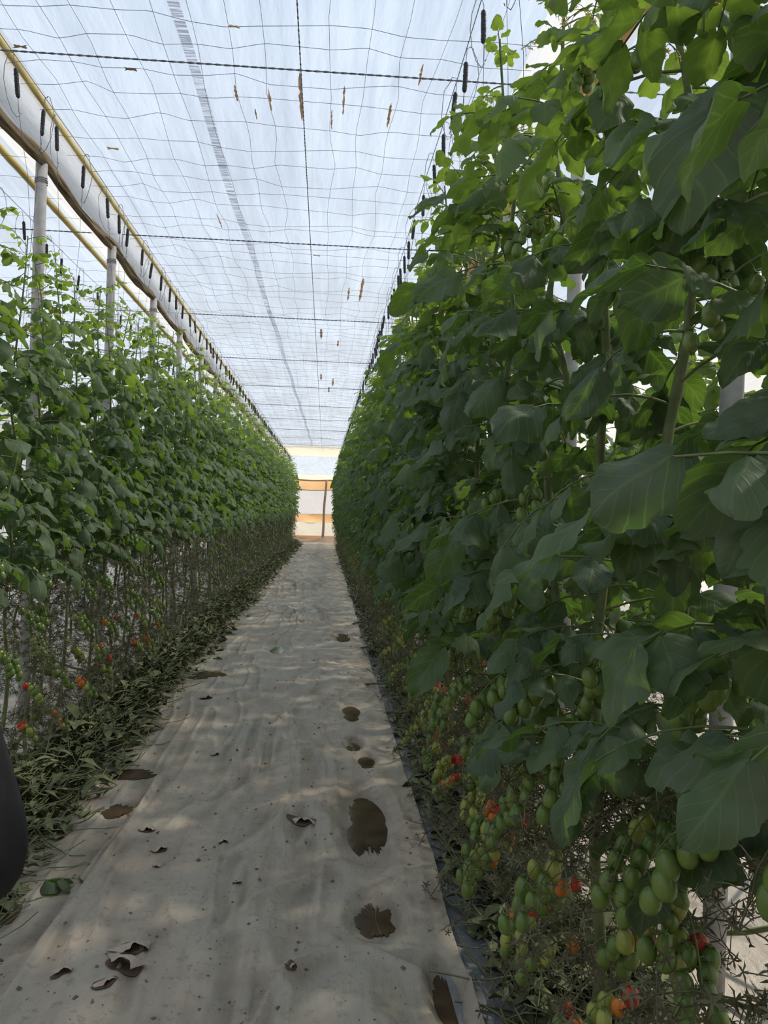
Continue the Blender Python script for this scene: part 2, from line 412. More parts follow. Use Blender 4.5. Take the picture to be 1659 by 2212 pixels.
def ground_strip(name, mat, x0, x1, y0, y1, nx, d0, zf, dirt=False, parent=None):
    ys = y_samples(y0, y1, d0, 1.1)
    u = np.linspace(0, 1, nx)
    Y, U = np.meshgrid(ys, u, indexing='ij')
    a = x0(Y) if callable(x0) else x0; b = x1(Y) if callable(x1) else x1
    X = a + (b - a) * U
    Z = zf(X, Y)
    at = 0.0
    if dirt:  # browner tone in the hollows of the folds, so the wrinkles show
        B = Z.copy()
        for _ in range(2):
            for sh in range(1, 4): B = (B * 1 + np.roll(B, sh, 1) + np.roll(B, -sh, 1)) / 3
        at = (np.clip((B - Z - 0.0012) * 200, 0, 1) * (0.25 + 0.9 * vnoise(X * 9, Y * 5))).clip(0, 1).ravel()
    mb = MB(); mb.add(np.stack([X, Y, Z], -1), grid_quads(len(ys), nx)[:, ::-1], at=at)
    return mb.build(name, mat, parent)

floor = MB()
floor.add([(-7, -5, 0), (7, -5, 0), (7, 36.6, 0), (-7, 36.6, 0)], [(0, 1, 2, 3)])
tag(floor.build('floor', SOIL), 'brown soil floor under the plastic sheets', 'floor', kind='structure')
lx = lambda Y: -1.30 + 0.0115 * Y + 0.05 * (vnoise(Y * 1.3, Y * 0 + 2) - 0.5) - 0.07 * np.clip((4.2 - Y) / 2, 0, 1)
rx_ = lambda Y: 0.50 + 0.03 * (vnoise(Y * 1.1, Y * 0 + 9) - 0.5)
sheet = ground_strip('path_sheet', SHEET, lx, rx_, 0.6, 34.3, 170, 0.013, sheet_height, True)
tag(sheet, 'dusty beige plastic sheet covering the path between the two rows', 'ground sheet', kind='structure')
mz = lambda X, Y: 0.016 + 0.010 * ridge(X * 9, Y * 0.8) ** 3 + 0.006 * vnoise(X * 20, Y * 6)
o = ground_strip('mulch_strip', MULCH, lambda Y: rx_(Y) - 0.06, lambda Y: rx_(Y) + 0.17, 0.6, 34.0, 16, 0.05, mz)
tag(o, 'shiny grey plastic strip along the foot of the right row', 'ground sheet', kind='structure')
o = ground_strip('mulch_strip', MULCH, lambda Y: lx(Y) - 0.19, lambda Y: lx(Y) + 0.05, 0.6, 34.0, 16, 0.05, mz)
tag(o, 'shiny grey plastic strip along the foot of the left row', 'ground sheet', kind='structure')
bz = lambda X, Y: 0.014 + 0.03 * ridge(X * 1.6 + vnoise(X, Y), Y * 2.2) ** 4 + 0.05 * vnoise(X * 1.2, Y * 0.6)
o = ground_strip('bed_sheet', BEDFILM, lambda Y: Y * 0 - 6.8, lambda Y: lx(Y) - 0.17, 0.6, 34.0, 60, 0.07, bz)
tag(o, 'pale crumpled plastic sheet on the ground behind the left row', 'ground sheet', kind='structure')
o = ground_strip('bed_sheet', BEDFILM, lambda Y: rx_(Y) + 0.30, lambda Y: Y * 0 + 6.8, 0.2, 34.0, 60, 0.06, bz)
tag(o, 'pale crumpled plastic sheet on the ground behind the right row', 'ground sheet', kind='structure')

rg = np.random.default_rng(5)
for (px, py, rx, ry, lab) in PUD:
    n = 150; th = np.arange(n) * 2 * PI / n
    rr = 0.50 + 0.75 * vnoise(np.cos(th) * 1.7 + px * 9, np.sin(th) * 1.7 + py * 5) + 0.30 * (vnoise(np.cos(th) * 6 + px * 3, np.sin(th) * 6 + py) - 0.4) + 0.26 * (rg.random(n) ** 2 - .2) * np.abs(np.sin(th)) ** 1.5
    mb = MB()
    rim = np.stack([px + rx * rr * np.cos(th), py + ry * rr * np.sin(th), np.full(n, 0.0235)], 1)
    low = rim.copy(); low[:, 2] = 0.006; low[:, :2] = (low[:, :2] - (px, py)) * 1.0 + (px, py)
    v = np.concatenate([rim, low, [(px, py, 0.0240)]])
    k = np.arange(n); k2 = (k + 1) % n
    mb.add(v, np.stack([k2, k, k + n, k2 + n], 1), np.stack([np.full(n, 2 * n), k, k2], 1))
    tag(mb.build('puddle', WET, smooth=False), lab, 'puddle')

# torn flaps of the path sheet, each a curled piece standing over a hole
def torn_flap(x, y, s, rz, curl, holes=1.0):
    mb = MB(); n = 9
    u, v = np.meshgrid(np.linspace(-1, 1, n), np.linspace(0, 1, 7), indexing='ij')
    w = (1 - 0.45 * v ** 1.3) * (1 + 0.25 * (vnoise(u * 2 + x * 9, v * 3 + y * 5) - .5))
    X = u * w * 0.5 + 0.08 * v; Yy = 0.42 - v * (0.46 + 0.3 * (vnoise(u * 3 + y * 7, v * 0) - .5))
    Z = 0.11 * curl * np.sin(v * PI * 0.62) * (1 - 0.75 * np.abs(u) ** 2.2) + 0.10 * v * (vnoise(u * 3 + x, v * 2) - .5)
    co = np.stack([X, Yy, Z], -1).reshape(-1, 3) * s
    c, sn = math.cos(rz), math.sin(rz)
    R = np.array([[c, -sn, 0], [sn, c, 0], [0, 0, 1]])
    z0 = float(sheet_height(np.array([x]), np.array([y]))[0])
    g = grid_quads(n, 7)
    top = co @ R.T + (x, y, z0 + 0.004)
    mb.add(top, g)
    mb.build('torn_flap', FLAP, sheet)
    hb = MB(); m = 20; th = np.arange(m) * 2 * PI / m
    rr = 0.75 + 0.4 * vnoise(np.cos(th) * 2 + x * 7, np.sin(th) * 2 + y * 3)
    p = np.stack([0.46 * rr * np.cos(th), 0.20 + 0.27 * rr * np.sin(th), th * 0], 1) * s * holes
    p = p @ R.T + (x, y, 0)
    p[:, 2] = sheet_height(p[:, 0], p[:, 1]) + 0.005
    cc = p.mean(0); cc[2] = float(sheet_height(np.array([cc[0]]), np.array([cc[1]]))[0]) + 0.004
    k = np.arange(m)
    hb.add(np.concatenate([p, [cc]]), None, np.stack([np.full(m, m), k, (k + 1) % m], 1))
    hb.build('tear_hole', HOLE, sheet)
for a in [(-0.052, 3.68, 0.15, 0.1, 1.6), (-0.56, 2.62, 0.14, 0.4, 1.9), (-0.58, 2.52, 0.15, -0.4, 2.0), (-0.59, 2.44, 0.09, 0.8, 1.5),
          (-0.73, 3.63, 0.08, 0.2, 1.7), (-0.63, 3.42, 0.085, 0.5, 1.8), (-0.38, 3.50, 0.05, 0.2, 1.5), (-0.045, 2.47, 0.06, 0.9, 2.0),
          (-0.62, 3.28, 0.04, -0.3, 1.4), (-0.74, 2.50, 0.07, 0.4, 2.2), (-0.82, 6.15, 0.12, 0.5, 1.7), (-0.28, 3.1, 0.04, 0.2, 1.5), (-0.57, 4.75, 0.06, 0.7, 2.2)]:
    torn_flap(*a)

# crumbs and leaf scraps scattered over the path
mb = MB(); rg = np.random.default_rng(8)
for k in range(1500):
    y = 2.0 + 14 * rg.random() ** 2.2; x = rg.uniform(-1.15, 0.45)
    s = 0.002 + 0.008 * rg.random() ** 5
    z = float(sheet_height(np.array([x]), np.array([y]))[0])
    p = rg.normal(0, 1, (6, 3)); p = np.array([(1, 0, 0), (-1, 0, 0), (0, 1, 0), (0, -1, 0), (0, 0, .7), (0, 0, -.5)]) + p * 0.2
    mb.add(p * s + (x, y, z + s * 0.3), None, [(0, 2, 4), (2, 1, 4), (1, 3, 4), (3, 0, 4), (2, 0, 5), (1, 2, 5), (3, 1, 5), (0, 3, 5)])
tag(mb.build('soil_crumbs', CLOD, smooth=False), 'dark soil crumbs and specks scattered over the path sheet', 'dirt', kind='stuff')

# ------------------------------------------------------------------ film house
CE = 33.6
def film_surface(name, mat, prof, y0, y1, dy, lab, amp=0.03, closed=False):
    ys = np.arange(y0, y1 + dy * .5, dy); ys[-1] = y1
    P = []
    for (a, b) in zip(prof[:-1], prof[1:]):
        n = max(2, int(math.hypot(b[0] - a[0], b[1] - a[1]) / 0.11))
        P += [(a[0] + (b[0] - a[0]) * t, a[1] + (b[1] - a[1]) * t) for t in np.arange(n) / n]
    P.append(prof[-1]); P = np.array(P)
    Y, I = np.meshgrid(ys, np.arange(len(P)), indexing='ij')
    X = P[I, 0]; Z = P[I, 1]
    e = np.minimum(I, len(P) - 1 - I); e = np.clip(e / 2.0, 0, 1)
    Z = Z + e * amp * (ridge(X * 3.1 + vnoise(X, Y * .4), Y * 0.22) ** 2 - 0.5) + e * amp * 0.9 * (vnoise(X * 0.9, Y * 1.1) - .5)
    mb = MB(); mb.add(np.stack([X, Y, Z], -1), grid_quads(*X.shape))
    return tag(mb.build(name, mat), lab, 'greenhouse film', kind='structure')
ceil = film_surface('ceiling', FILM, [(-1.80, 4.02), (-0.3, 4.10), (1.05, 4.02)], -3, CE, 0.3, 'translucent bluish plastic roof film over the path')
film_surface('ceiling_gutter', FILM_W, [(-2.26, 3.96), (-1.87, 3.72), (-1.80, 4.02)], -3, CE, 0.4, 'white plastic film folding down to the left gutter', 0.01)
film_surface('ceiling_left', FILM, [(-6.6, 3.9), (-4.2, 4.1), (-2.26, 3.96)], -3, CE, 0.4, 'translucent roof film of the next bay on the left')
film_surface('ceiling_gutter', FILM_W, [(1.05, 4.02), (1.24, 3.80), (1.55, 4.0)], -3, CE, 0.4, 'white plastic film folding down to the right gutter', 0.01)
film_surface('ceiling_right', FILM, [(1.55, 4.0), (3.0, 4.05), (5.2, 3.9)], -3, CE, 0.4, 'translucent roof film beyond the right row')
def side_wall(name, x, lab):
    ys = np.arange(-3, CE + 0.2, 0.5); zs = np.linspace(0.0, 3.9, 14)
    Y, Z = np.meshgrid(ys, zs, indexing='ij')
    X = x + 0.04 * (vnoise(Y * 0.8, Z * 0.7) - .5)
    mb = MB(); mb.add(np.stack([X, Y, Z], -1), grid_quads(*Y.shape))
    tag(mb.build(name, FILM_SIDE), lab, 'greenhouse film', kind='structure')
side_wall('wall_left', -6.6, 'translucent plastic side film far behind the left row')
side_wall('wall_right', 5.2, 'bright translucent plastic side film behind the right row')

# far end: sheets of film across the end of the house
def cross_film(name, mat, pts, lab, x0=-6.6, x1=5.2, amp=0.02, parent=None):
    xs = np.arange(x0, x1 + .01, 0.2); pts = np.array(pts)
    X, I = np.meshgrid(xs, np.arange(len(pts)), indexing='ij')
    Y = pts[I, 0] + amp * (vnoise(X * 2.1, I * 0.9) - .5); Z = pts[I, 1] + amp * 1.2 * (vnoise(X * 1.2 + 7, I * 1.0 + 3) - .5)
    mb = MB(); mb.add(np.stack([X, Y, Z], -1), grid_quads(*X.shape)[:, ::-1])
    o = mb.build(name, mat, parent)
    if parent is None: tag(o, lab, 'greenhouse film', kind='structure')
    return o
cross_film('ceiling_band', FILM_C, [(33.55, 4.06), (33.6, 3.85), (33.7, 3.64)], 'cream band of film across the far end of the roof')
cross_film('ceiling_end', FILM, [(33.7, 3.64), (34.8, 3.3), (35.9, 2.98)], 'bluish film sloping down to the far end wall')
wb = cross_film('wall_back', FILM_P, [(36.1, 2.30), (36.1, 2.0), (36.1, 1.6), (36.1, 1.25)], 'pale pinkish and orange plastic film wall at the end of the path')
cross_film('cream_band', FILM_C, [(35.9, 2.98), (36.0, 2.84), (36.05, 2.72)], '', parent=wb)
cross_film('orange_band', FILM_O, [(36.05, 2.72), (36.1, 2.50), (36.1, 2.30)], '', parent=wb)
cross_film('lower_orange_band', FILM_O, [(36.1, 1.27), (36.06, 1.05), (36.1, 0.88)], '', amp=0.08, parent=wb)
cross_film('lower_cream_band', FILM_C, [(36.1, 0.88), (36.1, 0.55), (36.1, 0.28)], '', parent=wb)
cross_film('foot_band', FILM_O, [(36.1, 0.28), (36.05, 0.15), (35.95, 0.0)], '', parent=wb)
for z, r, lab in ((2.73, 0.035, 'brown rail under the cream band of the far end wall'), (2.30, 0.02, 'thin brown rail above the pale panel of the far end wall')):
    mb = MB(); xs = np.linspace(-6.5, 5.1, 40)
    tube(mb, np.stack([xs, np.full(40, 36.0), z + 0.02 * np.sin(xs * 3)], 1), r, 6)
    tag(mb.build('end_rail', WOOD), lab, 'rail')
mb = MB(); zz = np.linspace(0, 2.75, 12)
tube(mb, np.stack([0.02 + 0.035 * zz + 0.015 * np.sin(zz * 3), np.full(12, 35.75), zz], 1), np.linspace(0.06, 0.05, 12), 8)
tag(mb.build('wooden_post', WOOD), 'slim wooden post standing at the far end of the path', 'post')
mb = MB(); xs = np.linspace(-2.2, 2.0, 60); ts = np.linspace(-1, 1, 11)
X, T = np.meshgrid(xs, ts, indexing='ij')
mb.add(np.stack([X, 34.95 + T * 0.75, 0.02 + 0.19 * (1 - T * T) * (0.55 + 0.8 * vnoise(X * 2.3, T * 1.5))], -1), grid_quads(*X.shape)[:, ::-1])
tag(mb.build('soil_ridge', SOIL), 'low ridge of soil across the far end of the path', 'soil', kind='structure')

# seam strip in the roof film, hatched grey
def seam_mat():
    m, nt, out = new_mat('film_seam')
    a = noise(nt, 30, 2, stretch=(0.15, 3.0, 1)); c = ramp(nt, a, [(0.45, (0.13, 0.14, 0.17)), (0.60, (0.55, 0.58, 0.64))])
    t = N(nt, 'ShaderNodeBsdfTranslucent'); nt.links.new(c, t.inputs[0]); tr = N(nt, 'ShaderNodeBsdfTransparent')
    mx = N(nt, 'ShaderNodeMixShader'); mx.inputs[0].default_value = 0.72
    nt.links.new(tr.outputs[0], mx.inputs[1]); nt.links.new(t.outputs[0], mx.inputs[2]); nt.links.new(mx.outputs[0], out.inputs[0])
    return m
SEAM = seam_mat()
ys = np.arange(2.2, 33, 0.15)
mb = MB(); xc = -0.88 + 0.012 * ys + 0.012 * np.sin(ys * 1.7)
mb.add(np.stack([np.stack([xc - .03, ys, np.full_like(ys, 4.0)], 1), np.stack([xc + .03, ys, np.full_like(ys, 4.0)], 1)], 1), grid_quads(len(ys), 2))
mb.build('film_seam', SEAM, ceil)

# rust streaks and dead leaf scraps
rg = np.random.default_rng(21)
def stain(x, y, l, w, parent=ceil):
    n = 14; t = np.linspace(-1, 1, n)
    wv = w * np.sqrt(np.clip(1 - t * t, 0, 1)) * (0.4 + 0.9 * rg.random(n))
    xx = x + 0.0012 * rg.normal(0, 1, n)
    v = np.stack([np.stack([xx - wv, y + t * l, np.full(n, 3.985)], 1), np.stack([xx + wv, y + t * l, np.full(n, 3.985)], 1)], 1)
    mb = MB(); mb.add(v, grid_quads(n, 2)); mb.build('rust_stain', RUST, parent)
for a in [(-0.60, 4.95, .10, .008), (-0.50, 5.2, .08, .006), (-0.40, 5.0, .14, .008), (-0.21, 4.95, .30, .010), (-0.02, 5.2, .14, .005), (0.05, 4.95, .18, .008), (0.34, 5.1, .17, .009),
          (0.36, 9.2, .5, .020), (0.22, 9.4, .3, .012), (-0.10, 11.6, .35, .02), (0.15, 12.2, .25, .015), (-0.11, 15.4, .4, .02), (0.12, 16.0, .5, .02), (0.05, 17.0, .4, .02), (-0.98, 7.2, .2, .006), (0.48, 4.6, .12, .007)]:
    stain(*a)
def scrap(x, y, z, s, lab, mat):
    mb = MB(); u, v = np.meshgrid(np.linspace(-1, 1, 7), np.linspace(-1, 1, 5), indexing='ij')
    w = 1 + 0.3 * rg.normal(0, 1, u.shape) * 0.6
    mb.add(np.stack([u * s * w, v * s * .55 * w, 0.10 * s * np.sin(u * 2 + v * 2)], -1) + np.array((x, y, z)), grid_quads(7, 5))
    tag(mb.build('leaf_scrap', mat), lab, 'dead leaf')
scrap(-1.42, 3.95, 3.902, .03, 'yellowed scrap on the ceiling wire near the top left corner', TAPE)
scrap(-0.52, 4.12, 3.902, .022, 'yellowed scrap on a ceiling wire left of the centre cable', TAPE)
scrap(-1.14, 4.6, 3.902, .030, 'dark dead leaf caught on the ceiling wire in the left half', THATCH)
scrap(-1.68, 4.45, 3.902, .030, 'dark dead leaf caught beside the yellow bamboo pole', THATCH)
scrap(-1.50, 5.65, 3.902, .035, 'yellowed scrap on the wire beside the bamboo pole above the first clips', TAPE)
scrap(-0.13, 7.75, 3.902, .03, 'small brown scrap on the second cable along the ceiling', TAPE)

# ------------------------------------------------------------------ wires
def wire(name, pts, r, lab, cat, group, sides=3, mesh=None, mat=None):
    if mesh is None:
        mb = MB(); tube(mb, pts, r, sides, cap=False); mesh = mb.mesh(name, mat or WIRE)
    o = link(name, mesh); tag(o, lab, cat, group); return o
LONG = np.array([-1.62, -1.44, -1.30, -1.08, -0.92, -0.74, -0.56, -0.38, -0.02, 0.16, 0.34, 0.55, 0.78])
proto = []
for k in range(5):
    xs = np.concatenate([[-1.84], LONG, [1.05]]); z = 3.90 + 0.012 * rg.normal(0, 1, len(xs)); yy = 0.018 * rg.normal(0, 1, len(xs))
    xx = np.linspace(-1.84, 1.05, 60)
    mb = MB(); tube(mb, np.stack([xx, np.interp(xx, xs, yy), np.interp(xx, xs, z) - 0.0], 1), 0.0015, 3, cap=False)
    proto.append(mb.mesh('cross_wire', WIRE))
k = 0
for y in np.arange(2.9, 33.2, 0.285):
    o = link('cross_wire', proto[k % 5], None, (0, y + rg.uniform(-.03, .03), rg.uniform(-.02, .02)))
    o.rotation_euler = (0, 0, rg.uniform(-.012, .012))
    tag(o, 'thin wavy grey wire crossing under the roof film over the path', 'wire', 'thin cross wires of the roof over the path'); k += 1
lp = []
for k in range(3):
    xx = np.linspace(-6.5, -1.95, 40)
    mb = MB(); tube(mb, np.stack([xx, 0.02 * rg.normal(0, 1, 40).cumsum() * .3, 3.88 + 0.008 * rg.normal(0, 1, 40)], 1), 0.0015, 3, cap=False)
    lp.append(mb.mesh('cross_wire', WIRE))
for k, y in enumerate(np.arange(4.2, 17, 0.40)):
    o = link('cross_wire', lp[k % 3], None, (0, y, 0))
    tag(o, 'thin grey wire crossing under the film of the next bay behind the left posts', 'wire', 'thin cross wires of the next bay')
for k, x in enumerate(LONG):
    ys = np.linspace(2.2, 33.4, 160)
    wig = np.interp(ys, np.linspace(2, 34, 70), rg.normal(0, 0.018, 70))
    wire('long_wire', np.stack([x + wig, ys, 3.905 + 0.01 * np.sin(ys * 2.2 + k)], 1), 0.0013,
         'thin wavy wire running lengthwise under the roof film', 'wire', 'thin lengthwise wires of the roof')
def twisted(p0, p1, r, n, turns):
    t = np.linspace(0, 1, n)[:, None]; p0, p1 = np.array(p0), np.array(p1)
    d = (p1 - p0) / np.linalg.norm(p1 - p0); a = np.cross(d, (0, 0, 1)); b = np.cross(a, d)
    out = []
    for ph in (0, PI):
        ang = t * turns * 2 * PI + ph
        out.append(p0 + (p1 - p0) * t + r * (np.cos(ang) * a + np.sin(ang) * b))
    return out
mb = MB()
for p in twisted((-0.2, 2.2, 3.88), (-0.10, 33.4, 3.88), 0.0022, 900, 300): tube(mb, p, 0.0026, 4, cap=False)
tag(mb.build('centre_cable', WIRE), 'dark twisted cable running lengthwise down the middle of the ceiling', 'cable')
for k in range(10):
    y = 4.42 + 2.9 * k
    mb = MB()
    for p in twisted((-6.5, y + 0.05, 3.865), (5.1, y - 0.05, 3.865), 0.003, 500, 120): tube(mb, p, 0.0036, 4, cap=False)
    tag(mb.build('cross_cable', WIRE), f'dark twisted steel cable across the ceiling, {ORD[k]} from the camera', 'cable', 'thick cross cables of the ceiling')
LX = lambda y: -1.50 + 0.0055 * y      # crop wire of the left row
RX = 0.57                              # crop wire of the right row
ys = np.linspace(0.4, 33.3, 60)
wire('crop_wire', np.stack([LX(ys), ys, 3.55 + 0.008 * np.sin(ys * 2.9)], 1), 0.002, 'taut wire carrying the black twine hooks over the left row', 'wire', None, 4)
wire('crop_wire', np.stack([RX + 0 * ys, ys, 3.55 + 0.008 * np.sin(ys * 2.7)], 1), 0.002, 'taut wire carrying the black twine hooks over the right row', 'wire', None, 4)
wire('crop_wire', np.stack([-2.2 + 0 * ys, ys, 3.55 + 0.008 * np.sin(ys * 2.5)], 1), 0.002, 'taut wire carrying twine hooks behind the left posts', 'wire', None, 4)

# bamboo poles, gutter tarps, posts
def pole(x0, x1, z, y0, y1, r, lab, bow=0.04):
    mb = MB(); n = int((y1 - y0) / 0.12); t = np.linspace(0, 1, n); ys = y0 + (y1 - y0) * t
    rad = r * (1 + 0.18 * np.exp(-(((ys * 3.1) % 1 - .5) / .07) ** 2)) * (1 - .15 * vnoise(ys * .5, ys * 0))
    tube(mb, np.stack([x0 + (x1 - x0) * t + bow * (vnoise(ys * .35, ys * 0 + z) - .5), ys, z + bow * .7 * (vnoise(ys * .3 + 9, ys * 0) - .5)], 1), rad, 8)
    tag(mb.build('bamboo_pole', BAMBOO), lab, 'pole')
pole(-1.83, -1.80, 3.98, 2.0, 33.4, 0.030, 'long yellow bamboo pole under the roof film above the left hooks')
pole(-2.30, -2.28, 3.92, 2.0, 33.4, 0.030, 'yellow bamboo pole behind the left concrete posts')
def tarp(x, z, w, lab, mat, seed):
    ys = np.arange(1.2, 33.4, 0.10); n = 17
    Y, A = np.meshgrid(ys, np.linspace(0, 2 * PI, n), indexing='ij')
    ww = w * (0.6 + 0.8 * vnoise(Y * 1.1 + seed, Y * 0)) * (1 + 0.8 * (vnoise(A * 2.2 + seed, Y * 3.5) - .5))
    sag = -0.05 * np.abs(np.sin((Y - 5.36) * PI / 1.70)) - 0.03 * vnoise(Y * 1.7, Y * 0 + seed)
    X = x + ww * 0.55 * np.cos(A); Z = z + sag + ww * np.sin(A) * 0.8
    mb = MB(); mb.add(np.stack([X, Y, Z], -1), grid_quads(*Y.shape))
    tag(mb.build('rolled_tarp', mat), lab, 'tarpaulin')
tarp(-1.86, 3.70, 0.06, 'rumpled brown tarp roll sagging along the tops of the left posts', THATCH, 3)
tarp(1.24, 3.70, 0.09, 'rumpled tan tarp hanging along the right gutter behind the leaves', TAN, 8)
PY = [5.36 + 1.70 * k for k in range(17)]
mbp = MB(); zz = np.linspace(0, 3.67, 8)
tube(mbp, np.stack([0 * zz, 0 * zz, zz], 1), 0.036, 12); post_mesh = mbp.mesh('concrete_post', POST)
mbw = MB(); th = np.linspace(0, 2 * PI * 3, 40); tube(mbw, np.stack([0.039 * np.cos(th), 0.039 * np.sin(th), 3.52 + th * 0.002], 1), 0.0025, 4)
tie_mesh = mbw.mesh('wire_tie', WIRE)
for k, y in enumerate(PY):
    e = empty('concrete_post', (-1.865 + rg.uniform(-.01, .01), y, 0))
    link('shaft', post_mesh, e); link('wire_tie', tie_mesh, e)
    e.rotation_euler = (0, rg.uniform(-.004, .004), 0)
    if k < 8: tag(e, f'grey concrete post behind the left row, {ORD[k]} from the camera', 'post', 'concrete posts behind the left row')
    else: tag(e, 'grey concrete post among the crowded far ones behind the left row', 'post', 'far concrete posts behind the left row')
for k in range(7):
    e = empty('concrete_post', (1.24, 2.4 + 1.64 * k, 0)); link('shaft', post_mesh, e); link('wire_tie', tie_mesh, e)
    tag(e, 'grey concrete post hidden among the leaves of the right row', 'post', 'concrete posts in the right row')

# ------------------------------------------------------------------ twine hooks
def hook_meshes(seed):
    g = np.random.default_rng(seed)
    w = MB(); s = 1 if seed % 2 else -1
    a = np.linspace(0, PI, 9)
    pts = [(-.012, -.0, -.25), (-.008, 0, -.255), (0.0, 0, -.25)]
    pts += [(0, 0, -.20), (0, 0, -.10), (0.0, 0, -.03)]
    pts += [(0.004, 0, -.012)] + [(0.016 + 0.016 * math.cos(PI - t) , 0, 0.0 + 0.016 * math.sin(t)) for t in a[1:]]
    pts += [(0.05, 0, -.05), (0.058, 0, -.11), (0.048, 0, -.19), (0.03, 0, -.245), (0.012, 0, -.275), (-.004, 0, -.262)]
    p = np.array(pts); p[:, 0] = (p[:, 0] + g.normal(0, .002, len(p))) * s; p[:, 1] = g.normal(0, .004, len(p))
    tube(w, p, 0.0018, 4)
    b = MB(); n = 26; z = np.linspace(-.185, -.05, n)
    r = 0.0105 * (1 + 0.05 * np.sin(np.arange(n) * 2.4)) * np.clip(np.minimum(np.arange(n), n - 1 - np.arange(n)) / 2.0 + .35, 0, 1)
    lathe(b, np.stack([r, z], 1), 8, jitter=0.10, rng=g)
    t = MB(); zz = np.linspace(-.2, -2.3, 14)
    tube(t, np.stack([np.linspace(0.0, -0.05 * s, 14) + g.normal(0, .003, 14), g.normal(0, .003, 14), zz], 1), 0.0011, 3)
    return w.mesh('wire_hook', WIRE), b.mesh('twine_bobbin', BLACK), t.mesh('twine', BLACK)
HK = [hook_meshes(k) for k in range(6)]
def hook(x, y, z, k, lab, group, g):
    e = empty('twine_hook', (x, y, z), g.uniform(-.7, .7))
    e.rotation_euler[1] = g.uniform(-.12, .12)
    a, b, c = HK[k % 6]
    link('wire_hook', a, e); link('twine_bobbin', b, e); link('twine', c, e)
    tag(e, lab, 'twine hook', group)
g = np.random.default_rng(31)
y = 3.86; k = 0
while y < 33:
    lab, grp = (f'black twine hook hanging over the left row, {ORD[k]} from the camera', 'near twine hooks over the left row') if k < 12 else ('black twine hook in the crowded distant line over the left row', 'distant twine hooks over the left row')
    hook(LX(y), y, 3.535, k, lab, grp, g)
    y += g.uniform(0.17, 0.50); k += 1
y = 2.62; k = 0
while y < 33:
    lab, grp = (f'black twine hook hanging over the right row, {ORD[k]} from the camera', 'near twine hooks over the right row') if k < 12 else ('black twine hook in the crowded distant line over the right row', 'distant twine hooks over the right row')
    hook(RX, y, 3.535, k, lab, grp, g)
    y += g.uniform(0.17, 0.46); k += 1
y = 5.15; k = 0
while y < 14:
    hook(-2.2, y, 3.535, k, 'black twine hook hanging behind the left concrete posts', 'twine hooks behind the left posts', g)
    y += g.uniform(0.25, 0.6); k += 1

# ------------------------------------------------------------------ tomato plants
def leaflet_template(nt_, ns, lob, seed):
    g = np.random.default_rng(seed)
    t = np.linspace(0, 1, nt_ + 1); s = np.linspace(-1, 1, ns + 1)
    Tt, Ss = np.meshgrid(t, s, indexing='ij')
    w = 0.35 * t ** 0.45 * (1 - t) ** 0.72 / 0.452
    w[0] = 0.05; w[-1] = 0.004
    teeth = 1 + lob * (np.abs(np.sin(t * PI * g.uniform(3.2, 4.6) + g.uniform(0, 3))) - .6) * (1 - t * .5)
    ww = w[:, None] * np.where(np.abs(Ss) > 0.8, teeth[:, None], 1.0)
    X = Ss * ww * (1 + 0.10 * np.where(Ss > 0, 1, -1) * g.uniform(-1, 1))
    fold = g.uniform(-0.3, 0.5); roll_ = g.uniform(0.0, 2.2)
    Z = fold * np.abs(X) - roll_ * X ** 2 - g.uniform(0.1, 0.9) * Tt ** 2 * 0.5 + 0.05 * np.sin(Tt * 10 + Ss * 2.5 + g.uniform(0, 6)) * np.abs(Ss) + 0.02 * np.sin(Tt * 6 + g.uniform(0, 6))
    Z = Z + g.uniform(-.5, .5) * Tt * X + (0.16 * (vnoise(Tt * 4 + seed * 3.1, Ss * 1.7 + seed * 1.7) - .5) if lob else 0)
    Yy = Tt - 0.12 * Tt ** 2 * 0.5 + (-0.10 * np.abs(Ss) * (1 - Tt) ** 6)
    X = X + g.uniform(-.08, .08) * Tt ** 2
    return np.stack([X, Yy, Z], -1).reshape(-1, 3), grid_quads(nt_ + 1, ns + 1), np.stack([Ss, Tt], -1).reshape(-1, 2)
LT = {0: [leaflet_template(18, 8, 0.20, 100 + k) for k in range(16)],
      1: [leaflet_template(6, 4, 0.12, 200 + k) for k in range(10)],
      2: [leaflet_template(3, 2, 0.0, 300 + k) for k in range(6)]}

def unit(v): return v / (np.linalg.norm(v) + 1e-9)

